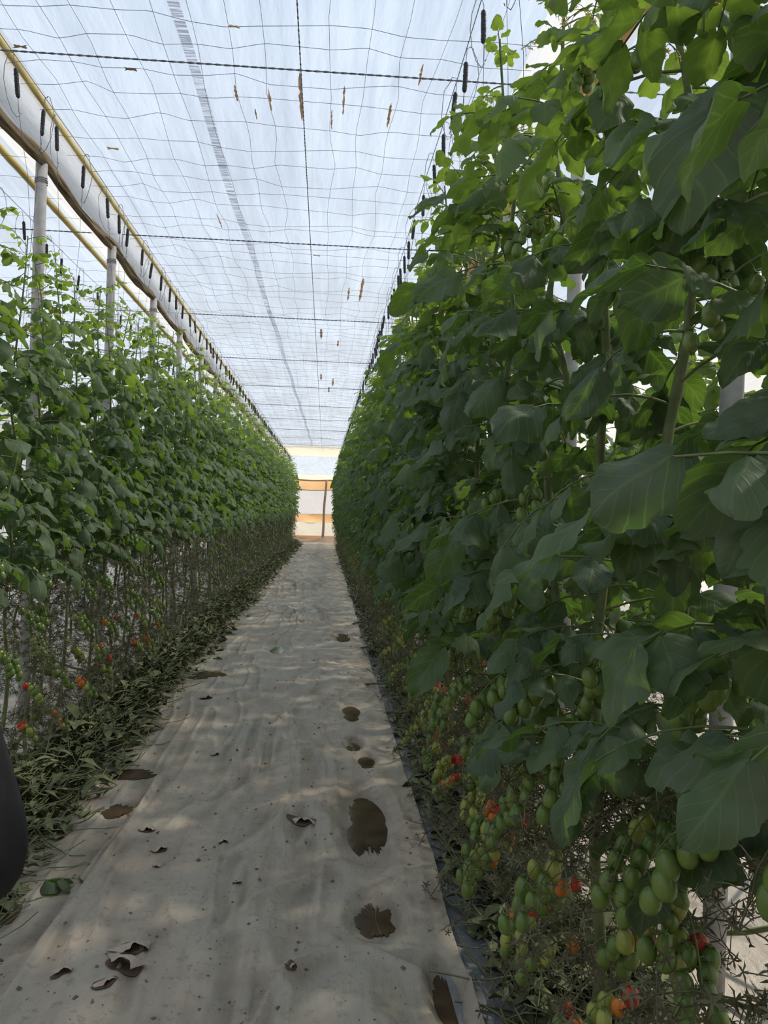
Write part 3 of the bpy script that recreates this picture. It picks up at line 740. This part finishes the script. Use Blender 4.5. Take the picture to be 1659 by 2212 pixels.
def compound_leaf(mb, g, p0, az, size, lod, young, droop, elev):
    """rachis with a big end leaflet and two or three pairs"""
    R = 0.30 * size
    n = 6 if lod < 2 else 4
    e0, e1 = elev, elev - droop
    ang = np.linspace(e0, e1, n); d = np.stack([np.cos(ang) * math.cos(az), np.cos(ang) * math.sin(az), np.sin(ang)], 1)
    pts = np.concatenate([[p0], p0 + np.cumsum(d * R / (n - 1), 0)[:-1]])
    if lod < 2: tube(mb, pts, np.linspace(0.0035, 0.0016, n) * (0.6 + 0.4 * size), 4 if lod == 0 else 3, 1, cap=False)
    spots = [(0.45, 1), (0.45, -1), (0.72, 1), (0.72, -1), (1.0, 0)] if g.random() < 0.6 else [(0.36, 1), (0.36, -1), (0.58, 1), (0.62, -1), (0.8, 1), (0.82, -1), (1.0, 0)]
    for f, side in spots:
        i = f * (n - 1); a = int(min(i, n - 2)); b = i - a
        p = pts[a] * (1 - b) + pts[a + 1] * b
        T = unit(pts[a + 1] - pts[a]); Sd = unit(np.cross(T, (0, 0, 1.0))); Nn = np.cross(Sd, T)
        L = size * (0.135 if side == 0 else 0.105 * (0.7 + 0.45 * f)) * g.uniform(0.8, 1.25)
        yaw_ = 0 if side == 0 else -side * g.uniform(0.9, 1.25)
        dirv = T * math.cos(yaw_) + Sd * math.sin(-yaw_)
        dr = g.uniform(-0.1, 0.8) if side else g.uniform(0.0, 0.7)
        dirv = unit(dirv * math.cos(dr) + np.array((0, 0, -1.0)) * math.sin(dr))
        nn = unit(Nn + g.normal(0, 0.32, 3)); sx = unit(np.cross(dirv, nn)); nn = np.cross(sx, dirv)
        tv, tq, tu = LT[lod][g.integers(len(LT[lod]))]
        wsc = g.uniform(0.85, 1.2)
        M = np.stack([sx * L * wsc, dirv * L, nn * L])
        mb.add(tv @ M + p + dirv * 0.012 * (side != 0), tq, None, 0, tu, young)

def star(mb, p, g, r, mat, n=5, thin=False, axis=None):
    ax = unit(g.normal(0, 1, 3) if axis is None else axis); a = unit(np.cross(ax, (0.3, 0.5, 0.8))); b = np.cross(ax, a)
    for k in range(n):
        th = 2 * PI * k / n + g.uniform(-.2, .2)
        d = a * math.cos(th) + b * math.sin(th); sd = np.cross(ax, d) * r * (0.13 if thin else 0.22)
        tip = p + d * r + ax * r * g.uniform(-.35, .35)
        mid = p + d * r * .5 + ax * r * .12
        mb.add([p - sd * .5, p + sd * .5, mid + sd, mid - sd, tip], [(0, 1, 2, 3)], [(3, 2, 4)], mat)

def tomato_mesh(col, sides=12, rings=8):
    mb = MB(); a = np.linspace(-PI / 2, PI / 2, rings + 1)
    lathe(mb, np.stack([0.0165 * np.cos(a) ** 0.85 * (1 - 0.06 * np.sin(a)), 0.0225 * np.sin(a)], 1), sides)
    return mb.mesh('tomato', FRUIT[col])
TOM = {c: tomato_mesh(c) for c in FRUIT}

def truss_geo(g, p0, az, length, nfruit, red, size, lod):
    """hanging truss; returns stalk geometry and fruit places"""
    mb = MB(); n = 8
    ang = np.linspace(0.2, -1.45, n); d = np.stack([np.cos(ang) * math.cos(az), np.cos(ang) * math.sin(az), np.sin(ang)], 1)
    pts = np.concatenate([[p0], p0 + np.cumsum(d * length / (n - 1), 0)[:-1]])
    tube(mb, pts, np.linspace(0.0028, 0.0014, n), 4 if lod == 0 else 3, 0, cap=False)
    fr = []
    for k in range(nfruit):
        f = 0.35 + 0.65 * (k + 0.5) / nfruit
        i = f * (n - 1); a = int(min(i, n - 2)); p = pts[a] + (pts[a + 1] - pts[a]) * (i - a)
        th = az + (PI / 2) * (1 if k % 2 else -1) + g.uniform(-.7, .7)
        off = np.array((math.cos(th), math.sin(th), 0)) * g.uniform(0.014, 0.026) * size
        sc = size * g.uniform(0.85, 1.12)
        c = p + off + np.array((0, 0, -0.012 - 0.023 * sc))
        if lod < 2:
            top = c + np.array((0, 0, 0.022 * sc)); mid = (p + top) / 2 + np.array((0, 0, .007))
            tube(mb, [p, mid, top], 0.0011, 3, 0, cap=False)
            star(mb, top + np.array((0, 0, 0.001)), g, 0.012 * sc, 0, axis=np.array((0, 0, 1.)) + off * 5)
        ripe = f + g.normal(0, .18) if red == 'top' else 0
        q = (1 - f) * 1.3 + g.normal(0, .22)
        col = 'green'
        if red > 0:
            q = q - (1 - red) * 1.3
            col = 'red' if q > 0.45 else 'orange' if q > 0.25 else 'pale' if q > -0.1 else 'green'
        fr.append((c, sc, col, (g.uniform(-.25, .25), g.uniform(-.25, .25), g.uniform(0, 6))))
    return mb, fr

def flower_cluster(mb, g, p0, az, L, dry, m0=0):
    n = 5; ang = np.linspace(0.6, -0.7, n); d = np.stack([np.cos(ang) * math.cos(az), np.cos(ang) * math.sin(az), np.sin(ang)], 1)
    pts = np.concatenate([[p0], p0 + np.cumsum(d * L / (n - 1), 0)[:-1]])
    tube(mb, pts, 0.0013, 3, m0, cap=False)
    for k in range(g.integers(6, 12)):
        f = g.uniform(.3, 1); i = f * (n - 1); a = int(min(i, n - 2)); p = pts[a] + (pts[a + 1] - pts[a]) * (i - a)
        e = p + np.array((g.normal(0, .018), g.normal(0, .018), -g.uniform(.005, .03)))
        tube(mb, [p, (p + e) / 2 + (0, 0, .006), e], 0.0008, 3, m0, cap=False)
        star(mb, e, g, g.uniform(.006, .011), m0 + (2 if g.random() < dry else 1), 5)

def make_plant(seed, H, h0, lod, fruit, dense=0.055, low_run=0.8, size=1.0, twigs=7, lean=0.10):
    """base at the origin; +x points to the aisle"""
    g = np.random.default_rng(seed)
    P = {}
    # stem: runs along the ground, then climbs the string
    m = 34
    zz = np.linspace(0.30, H, m)
    kx = np.interp(zz, np.linspace(0, H, 14), g.normal(0, 0.026, 14)); ky = np.interp(zz, np.linspace(0, H, 14), g.normal(0, 0.03, 14))
    upx = lean * zz / 3.4 + kx; upp = np.stack([upx, ky, zz], 1)
    sx = g.uniform(-.14, .14)
    low = np.array([(sx, -low_run, 0.03), (sx + g.normal(0, .04), -low_run * .7, 0.07 + g.uniform(0, .05)), (sx * .6 + g.normal(0, .04), -low_run * .42, 0.10 + g.uniform(0, .06)), (sx * .3, -low_run * .2, 0.16 + g.uniform(0, .04))])
    path = np.concatenate([low, upp])
    idx = np.linspace(0, len(path) - 1, 90 if lod == 0 else 46 if lod == 1 else 24)
    path = np.stack([np.interp(idx, np.arange(len(path)), path[:, c]) for c in range(3)], 1)
    if lod < 2:  # soften corners
        for _ in range(3): path[1:-1] = 0.25 * path[:-2] + 0.5 * path[1:-1] + 0.25 * path[2:]
    rad = np.interp(path[:, 2], [0, 0.6, 1.6, H], [0.0105, 0.0105, 0.0085, 0.003]) * (1.25 if lod == 0 else 1.0)
    if lod == 0: rad = rad * (1 + 0.25 * np.exp(-(((np.arange(len(rad)) / 5.0) % 1 - .5) / .12) ** 2))
    mb_st = MB(); tube(mb_st, path, rad, 8 if lod == 0 else 5 if lod == 1 else 4, 0)
    at = lambda z: np.array([np.interp(z, zz, upx), np.interp(z, zz, ky), z])
    fol = MB(); z = h0 + g.uniform(0, .05); az = g.uniform(0, 6)
    while z < H:
        u = (z - h0) / (H - h0)
        sz = size * np.interp(u, [0, .08, .7, .88, 1], [0.75, 1.02, 0.95, 0.62, 0.35]) * g.uniform(.8, 1.15)
        yg = float(np.interp(u, [0, .55, .8, 1], [0, 0.05, 0.45, 0.9])) * g.uniform(.6, 1.2)
        compound_leaf(fol, g, at(z), az, sz, lod, min(1, yg), g.uniform(.5, 1.5) * np.interp(u, [0, .8, 1], [1, .9, .4]), g.uniform(-.15, .6) + 0.5 * max(0, u - .8) * 5)
        az += 2.4 + g.normal(0, .35)
        z += dense * g.uniform(.7, 1.3) * (1.25 if u > .75 else 1)
    P['twigs'] = []; tw = mb_st if lod == 2 else None
    for k in range(twigs):
        if lod < 2: tw = MB()
        zt = g.uniform(.10, h0 + .10); a = g.uniform(0, 6.28); p = at(max(zt, .3)); p[2] = zt
        L = g.uniform(.16, .36); n = 6; an = np.linspace(.4, -1.3, n)
        d = np.stack([np.cos(an) * math.cos(a), np.cos(an) * math.sin(a), np.sin(an)], 1)
        pts = np.concatenate([[p], p + np.cumsum(d * L / (n - 1), 0)[:-1]]) + g.normal(0, .006, (n, 3)); pts[0] = p; pts[:, 2] = np.maximum(pts[:, 2], 0.02)
        tube(tw, pts, 0.0018, 3, 1 if lod == 2 else 0, cap=False)
        for q in range(17 if lod < 2 else 9):
            i = g.integers(1, n); e = pts[i] + g.normal(0, .030, 3)
            tube(tw, [pts[i], (pts[i] + e) / 2 + (0, 0, .006), e], 0.0011, 3, 1 if lod == 2 else 0, cap=False)
            star(tw, e, g, g.uniform(.015, .026), 1 if lod == 2 else 0, 5, thin=True)
        if lod < 2: P['twigs'].append(tw.mesh('dried_truss', [TWIG]))
    P['stem'] = mb_st.mesh('stem', [STEM, TWIG])
    P['truss'] = []
    for (zt, a, L, nf, red, sc) in fruit(g):
        P['truss'].append(truss_geo(g, at(min(zt, H - .05)), a, L, nf, red, sc, lod))
    P['flowers'] = []
    fl = fol if lod == 2 else None
    for k in range(5 if lod < 2 else 3):
        if lod < 2: fl = MB()
        flower_cluster(fl, g, at(g.uniform(H - .75, H - .05)), g.uniform(0, 6.28), g.uniform(.08, .16), 0.5, 1 if lod == 2 else 0)
        if lod < 2: P['flowers'].append(fl.mesh('flower_cluster', [STEM, PETAL, DRYFLOWER]))
    P['foliage'] = fol.mesh('foliage', [LEAF, STEM, PETAL, DRYFLOWER])
    # finish trusses
    P['truss_mesh'] = []
    for mb, fr in P['truss']:
        if lod == 0 or P.get('split'):
            P['truss_mesh'].append((mb.mesh('truss', [STEM]), fr))
        else:
            P['truss_mesh'].append((mb, fr))
    return P

def whole_truss(mb, fr):
    """far truss: stalk and fruit in one mesh"""
    cols = list(FRUIT); a = np.linspace(-PI / 2, PI / 2, 5)
    for c, sc, col, rot in fr:
        lathe(mb, np.stack([0.0165 * sc * np.cos(a) ** .85, 0.0225 * sc * np.sin(a)], 1), 6, 1 + cols.index(col), c)
    return mb.mesh('truss', [STEM] + [FRUIT[c] for c in cols])

def place(P, loc, rz, lab, grp, sz=1.0, single_fruit=False, name='tomato_plant'):
    e = empty(name, loc, rz); e.scale = (1, 1, sz)
    link('stem', P['stem'], e); link('foliage', P['foliage'], e)
    for m in P['twigs']: link('dried_truss', m, e)
    for m in P['flowers']: link('flower_cluster', m, e)
    for i, (tm, fr) in enumerate(P['truss_mesh']):
        if single_fruit:
            if isinstance(tm, MB): tm = tm.mesh('truss', [STEM]); P['truss_mesh'][i] = (tm, fr)
            t = link('truss', tm, e)
            for c, s_, col, rot in fr:
                o = link('tomato', TOM[col], t, c); o.scale = (s_, s_, s_); o.rotation_euler = rot
                if col in ('red', 'orange'): o['label'] = f'{col} tomato'
        else:
            if isinstance(tm, MB): tm = whole_truss(tm, fr); P['truss_mesh'][i] = (tm, [])
            link('truss', tm, e)
    tag(e, lab, 'tomato plant', grp)
    return e

def fruit_right(g):
    out = []
    z = 0.42
    while z < 1.35:
        out.append((z, g.choice([0.0, 0.6, -0.6, 1.2, -1.2, 2.6]) + g.normal(0, .3), g.uniform(.20, .32), int(g.integers(8, 13)), float(np.interp(z, [.4, .75, 1.0, 1.2], [.75, .55, .25, 0])), g.uniform(.95, 1.15)))
        z += g.uniform(.07, .13)
    z = 1.6
    while z < 2.8:
        out.append((z, g.normal(0, 1.6), g.uniform(.14, .22), int(g.integers(5, 9)), 0.0, g.uniform(.7, 1.05) * np.interp(z, [1.6, 2.8], [1, .75])))
        z += g.uniform(.25, .42)
    return out
def fruit_left(g):
    out = []; z = 0.45
    while z < 1.4:
        out.append((z, g.normal(0, 1.0), g.uniform(.18, .28), int(g.integers(7, 11)), float(np.interp(z, [.4, .7, .95, 1.15], [.75, .5, .15, 0])), g.uniform(.9, 1.1)))
        z += g.uniform(.17, .3)
    return out
def fruit_far(g): return [(g.uniform(.4, .8), g.normal(0, 1.5), .2, 5, .35, .9), (g.uniform(.6, 1.0), g.normal(0, 1.5), .22, 6, .2, .9), (g.uniform(.9, 1.2), g.normal(0, 1), .22, 7, 0, 1.0)]

g = np.random.default_rng(99)
# right row, close to the camera: every plant its own shape
RYS = []
y = 0.78
while y < 33.2:
    RYS.append(y); y += g.uniform(.28, .42)
mid_r = [make_plant(500 + k, 3.1, 0.90, 1, fruit_left, dense=0.050, size=0.95, twigs=16) for k in range(5)]
far_r = [make_plant(600 + k, 3.2, 0.85, 2, fruit_far, dense=0.055, size=0.92, twigs=14) for k in range(5)]
for k, y in enumerate(RYS):
    x = 0.70 + g.uniform(-.03, .03)
    grp = 'near tomato plants of the right row'
    lab = f'tall shaded tomato plant in the right row, {ORD[k]} from the camera' if k < 16 else 'tomato plant in the distant dense part of the right row'
    if k < 11:
        P = make_plant(400 + k, 2.95 + 0.02 * k, 0.92 + g.uniform(-.08, .08), 0, fruit_right, dense=0.043, size=0.90 if k < 4 else 1.0, twigs=34 if k < 5 else 24)
        place(P, (x, y, 0), PI, lab, grp, 1.0, True)
    elif k < 28:
        place(mid_r[k % 5], (x, y, 0), PI + g.uniform(-.3, .3), lab, grp if k < 16 else 'distant tomato plants of the right row', g.uniform(.96, 1.03), k < 18)
    else:
        place(far_r[k % 5], (x, y, 0), PI + g.uniform(-.4, .4), lab, 'distant tomato plants of the right row', g.uniform(.95, 1.04))
for k, y in enumerate(np.arange(1.3, 30, 0.55)):
    place((mid_r if y < 6 else far_r)[k % 5], (1.62 + g.uniform(-.05, .05), y, 0), g.uniform(0, 6), 'tomato plant standing behind the right front row', 'tomato plants behind the right front row', g.uniform(.85, .98))

# left row
LYS = []
y = 3.0
while y < 33.2:
    LYS.append(y); y += g.uniform(.28, .42)
near_l = [make_plant(700 + k, 3.0, 1.15, 1, fruit_left, dense=0.040, size=0.80, twigs=23, lean=0.04) for k in range(7)]
far_l = [make_plant(800 + k, 3.2, 1.12, 2, fruit_far, dense=0.045, size=0.85, twigs=24, lean=0.04) for k in range(5)]
for k, y in enumerate(LYS):
    x = -1.60 + 0.0105 * y + g.uniform(-.03, .03)
    hh = np.interp(y, [3, 4.5, 7, 12, 20, 33], [2.72, 2.88, 3.06, 3.20, 3.24, 3.24]) + g.uniform(-.12, .10)
    lab = f'leafy tomato plant in the left row, {ORD[k]} from the camera' if k < 14 else 'tomato plant in the distant dense part of the left row'
    grp = 'near tomato plants of the left row' if k < 14 else 'distant tomato plants of the left row'
    if k < 20: place(near_l[k % 7], (x, y, 0), g.uniform(-.35, .35), lab, grp, hh / 3.0, k < 14)
    else: place(far_l[k % 5], (x, y, 0), g.uniform(-.4, .4), lab, grp, hh / 3.2)
for k, y in enumerate(np.arange(4.3, 30, 0.48)):
    place((near_l if y < 9 else far_l)[k % 5], (-2.28 + g.uniform(-.05, .05), y, 0), g.uniform(0, 6), 'tomato plant growing behind the left concrete posts', 'tomato plants behind the left posts', np.interp(y, [4, 10, 30], [.80, .95, 1.02]) + g.uniform(-.05, .03))

# ------------------------------------------------------------------ pruned leaves at the foot of the rows
def litter(name, xf, w, y0, y1, n, hmax, lab, seed):
    g = np.random.default_rng(seed); mb = MB()
    for k in range(n):
        y = y0 + (y1 - y0) * g.random() ** 1.9; u = abs(g.normal(0, .55)); x = xf(y) + g.normal(0, w * .5)
        edge = max(0, 1 - abs(x - xf(y)) / (w * 1.25))
        if x > 0 and x < 0.54 or x < 0 and x > -1.08 + 0.0115 * y: continue
        z = 0.02 + hmax * edge * g.random()
        a = g.normal(PI / 2, .8); L = g.uniform(.04, .13); el = g.normal(0, .35)
        d = np.array((math.cos(a) * math.cos(el), math.sin(a) * math.cos(el), math.sin(el))); sd = unit(np.cross(d, (0, 0, 1.0))); nn = np.cross(sd, d)
        if g.random() < .55:
            t = np.linspace(0, 1, 5)[:, None]; s = np.array([-1, 0, 1.])[None, :]
            wd = L * .22 * np.sin(PI * (0.08 + .88 * t)) * (1 + .3 * g.normal(0, 1, (5, 1))); c = g.uniform(.3, 1.2)
            co = np.array((x, y, z)) + (t * L)[..., None] * d + (s * wd)[..., None] * sd + ((c * np.abs(s) * wd) - .5 * c * L * t * t)[..., None] * nn
            co[..., 2] = np.maximum(co[..., 2], 0.035)
            mb.add(co, grid_quads(5, 3))
        else:
            t = np.linspace(0, 1, 5)[:, None]
            p = np.array((x, y, z)) + t * d * L * 2 + np.sin(t * 5 + a) * nn * .012; p[:, 2] = np.maximum(p[:, 2], .03)
            tube(mb, p, g.uniform(.0015, .004), 3, 0, cap=False)
    tag(mb.build(name, LITTER), lab, 'leaf litter', kind='stuff')
litter('leaf_litter', lambda y: -1.42 + 0.011 * y, .30, 2.4, 33, 16000, .24, 'heap of wilted pruned leaves and stalks along the foot of the left row', 3)
litter('leaf_litter', lambda y: 0.82, .34, 1.2, 33, 13000, .18, 'dry pruned leaves and stalks along the foot of the right row', 4)

# sprig dropped on the path
mb = MB(); g = np.random.default_rng(12)
compound_leaf(mb, g, np.array((-1.10, 3.12, 0.06)), 0.25, 0.75, 1, 0.0, 0.2, 0.05)
tag(mb.build('leaf_sprig', [LEAF, STEM]), 'small green leaf sprig lying on the path beside the dark sleeve', 'leaf')

# ------------------------------------------------------------------ person beside the camera, only an elbow in view
CLOTH = simple('black_jacket', [(0.3, (0.008, 0.008, 0.010)), (0.7, (0.02, 0.02, 0.024))], 30, 0.85, 0.3, 0.003)
TROUSER = simple('dark_trousers', [(0.3, (0.012, 0.013, 0.018)), (0.7, (0.03, 0.031, 0.038))], 30, 0.85, 0.3, 0.003)
SKIN = simple('skin', [(0.3, (0.42, 0.25, 0.17)), (0.7, (0.50, 0.31, 0.22))], 12, 0.5, 0.1, 0.001)
HAIR = simple('dark_hair', [(0.3, (0.012, 0.010, 0.008)), (0.7, (0.03, 0.024, 0.018))], 40, 0.5, 0.6, 0.004, stretch=(4, 4, .5))
SHOE = simple('black_shoe', [(0.3, (0.015, 0.015, 0.016)), (0.7, (0.035, 0.035, 0.036))], 20, 0.45, 0.2, 0.002)
def skinned(name, verts, edges, radii, mat, parent, root=0, sub=2):
    me = bpy.data.meshes.new(name); me.from_pydata(verts, edges, [])
    o = link(name, me, parent)
    sk = o.modifiers.new('skin', 'SKIN'); sk.use_smooth_shade = True
    lay = me.skin_vertices[0].data if len(me.skin_vertices) else None
    if lay is None:
        bpy.context.view_layer.objects.active = o
        o.data.skin_vertices.new() if hasattr(o.data.skin_vertices, 'new') else None
        lay = me.skin_vertices[0].data
    for i, r in enumerate(radii):
        lay[i].radius = (r, r) if np.isscalar(r) else r
        lay[i].use_root = (i == root)
    sb = o.modifiers.new('sub', 'SUBSURF'); sb.levels = sub; sb.render_levels = sub
    bpy.context.view_layer.update()
    dg = bpy.context.evaluated_depsgraph_get()
    m2 = bpy.data.meshes.new_from_object(o.evaluated_get(dg))
    o.modifiers.clear(); o.data = m2; m2.name = name
    m2.materials.clear(); m2.materials.append(mat)
    for p in m2.polygons: p.use_smooth = True
    return o
person = empty('person', (-0.84, 1.27, 0.045))
tag(person, 'person in a dark jacket standing at the left edge with one elbow out', 'person')
# body: x right, y ahead, z up; right arm bent with the hand at the pocket, left arm hanging
V = [(0, 0, .93), (0, .0, 1.10), (0, -.01, 1.28), (0, -.01, 1.42), (0, 0, 1.50), (0, .02, 1.58), (0, .03, 1.66), (0, .015, 1.73),
     (.17, -.01, 1.40), (.335, -.03, .96), (.24, .16, .85), (.20, .22, .82),
     (-.17, -.01, 1.40), (-.24, -.02, 1.12), (-.26, .06, .88), (-.26, .09, .80),
     (.10, 0, .86), (.12, .02, .48), (.12, -.02, .08), (.12, .12, .035), (-.10, 0, .86), (-.12, .02, .48), (-.12, -.02, .08), (-.12, .12, .035)]
E = [(0, 1), (1, 2), (2, 3), (3, 4), (4, 5), (5, 6), (6, 7), (3, 8), (8, 9), (9, 10), (10, 11), (3, 12), (12, 13), (13, 14), (14, 15), (0, 16), (16, 17), (17, 18), (18, 19), (0, 20), (20, 21), (21, 22), (22, 23)]
Rr = [(.10, .075), (.10, .075), (.12, .08), (.09, .065), .05, (.065, .08), (.075, .09), (.06, .075), .055, .04, .032, .025, .055, .04, .032, .025, .07, .05, .036, .028, .07, .05, .036, .028]
skinned('body', V, E, Rr, SKIN, person)
# hands with separate fingers
def hand(base, fwd_, side, upv, s=1.0):
    b, f, sd, u = (np.array(v, float) for v in (base, fwd_, side, upv)); f, sd, u = unit(f), unit(sd), unit(u)
    V = [tuple(b), tuple(b + f * .035 * s), tuple(b + f * .07 * s)]; E = [(0, 1), (1, 2)]; R = [(.02, .016), (.034, .014), (.036, .013)]
    for k, (o_, L) in enumerate(((-.028, .062), (-.010, .074), (.009, .070), (.027, .055))):
        p = b + f * .082 * s + sd * o_ * s; i = len(V)
        V += [tuple(p), tuple(p + f * L * .42 - u * .006), tuple(p + f * L * .75 - u * .02), tuple(p + f * L - u * .036)]
        E += [(2, i), (i, i + 1), (i + 1, i + 2), (i + 2, i + 3)]; R += [.0095, .0088, .008, .0068]
    p = b + f * .03 * s - sd * .03 * s; i = len(V)
    V += [tuple(p), tuple(p + f * .03 - sd * .018 - u * .006), tuple(p + f * .055 - sd * .022 - u * .016)]
    E += [(1, i), (i, i + 1), (i + 1, i + 2)]; R += [.013, .0105, .0085]
    return skinned('hand', V, E, R, SKIN, person)
hand((.205, .21, .825), (-.35, .45, -.8), (0.3, .85, .35), (.9, 0, -.3))
hand((-.26, .085, .815), (0, .25, -1), (0, 1, .25), (-1, 0, 0))
JV = [(0, 0, .66), (0, 0, .92), (0, .0, 1.10), (0, -.01, 1.28), (0, -.01, 1.43), (.175, -.01, 1.405), (.215, -.015, 1.34), (.34, -.03, 1.01), (.357, -.02, .94), (.345, .0, .88), (.235, .165, .835),
      (-.175, -.01, 1.405), (-.215, -.015, 1.34), (-.245, -.02, 1.12), (-.262, .075, .86), (0, .0, 1.53)]
JE = [(0, 1), (1, 2), (2, 3), (3, 4), (4, 5), (5, 6), (6, 7), (7, 8), (8, 9), (9, 10), (4, 11), (11, 12), (12, 13), (13, 14), (4, 15)]
JR = [(.20, .155), (.19, .145), (.18, .135), (.185, .135), (.12, .095), .078, .075, .064, .064, .064, .05, .078, .073, .062, .048, .066]
skinned('jacket', JV, JE, JR, CLOTH, person, root=2)
TV = [(0, 0, .95), (.10, 0, .82), (.12, .02, .48), (.12, -.02, .035), (-.10, 0, .82), (-.12, .02, .48), (-.12, -.02, .035)]
skinned('trousers', TV, [(0, 1), (1, 2), (2, 3), (0, 4), (4, 5), (5, 6)], [(.16, .115), (.10, .10), .075, .062, (.10, .10), .075, .062], TROUSER, person)
for sx in (-.12, .12):
    skinned('shoe', [(sx, -.06, .05), (sx, .0, .05), (sx, .09, .042), (sx, .17, .035)], [(0, 1), (1, 2), (2, 3)], [(.04, .04), (.045, .045), (.046, .036), (.036, .028)], SHOE, person)
# head details
mb = MB(); a = np.linspace(0, PI * .62, 10); th = np.linspace(0, 2 * PI, 24, endpoint=False)
hv = []
for i, t in enumerate(a):
    for q in th:
        back = 1.0 + 0.55 * max(0, -math.sin(q)); tt = min(t * back, PI * .80) if math.sin(q) < 0.2 else t * .72
        hv.append((.094 * math.sin(tt) * math.cos(q), .112 * math.sin(tt) * math.sin(q) + .012, 1.675 + .122 * math.cos(tt)))
i, j = np.meshgrid(np.arange(9), np.arange(24), indexing='ij'); j2 = (j + 1) % 24
mb.add(hv, np.stack([i * 24 + j, i * 24 + j2, (i + 1) * 24 + j2, (i + 1) * 24 + j], -1).reshape(-1, 4))
mb.build('hair', HAIR, person)
EYE = simple('eye', [(0.3, (.02, .015, .01)), (0.7, (.05, .03, .02))], 5, .2, 0)
LIP = simple('lip', [(0.3, (.40, .16, .13)), (0.7, (.45, .2, .16))], 5, .5, 0)
def blob(name, c, r, mat):
    mb = MB(); a = np.linspace(-PI / 2, PI / 2, 9)
    lathe(mb, np.stack([np.cos(a), np.sin(a)], 1), 12); me = mb.mesh(name, mat)
    o = link(name, me, person, c); o.scale = r; return o
for sx in (-1, 1):
    blob('eye', (sx * .033, .112, 1.655), (.013, .009, .009), EYE)
    blob('ear', (sx * .088, .02, 1.635), (.012, .022, .034), SKIN)
blob('nose', (0, .122, 1.622), (.015, .022, .026), SKIN)
blob('mouth', (0, .107, 1.583), (.024, .010, .008), LIP)
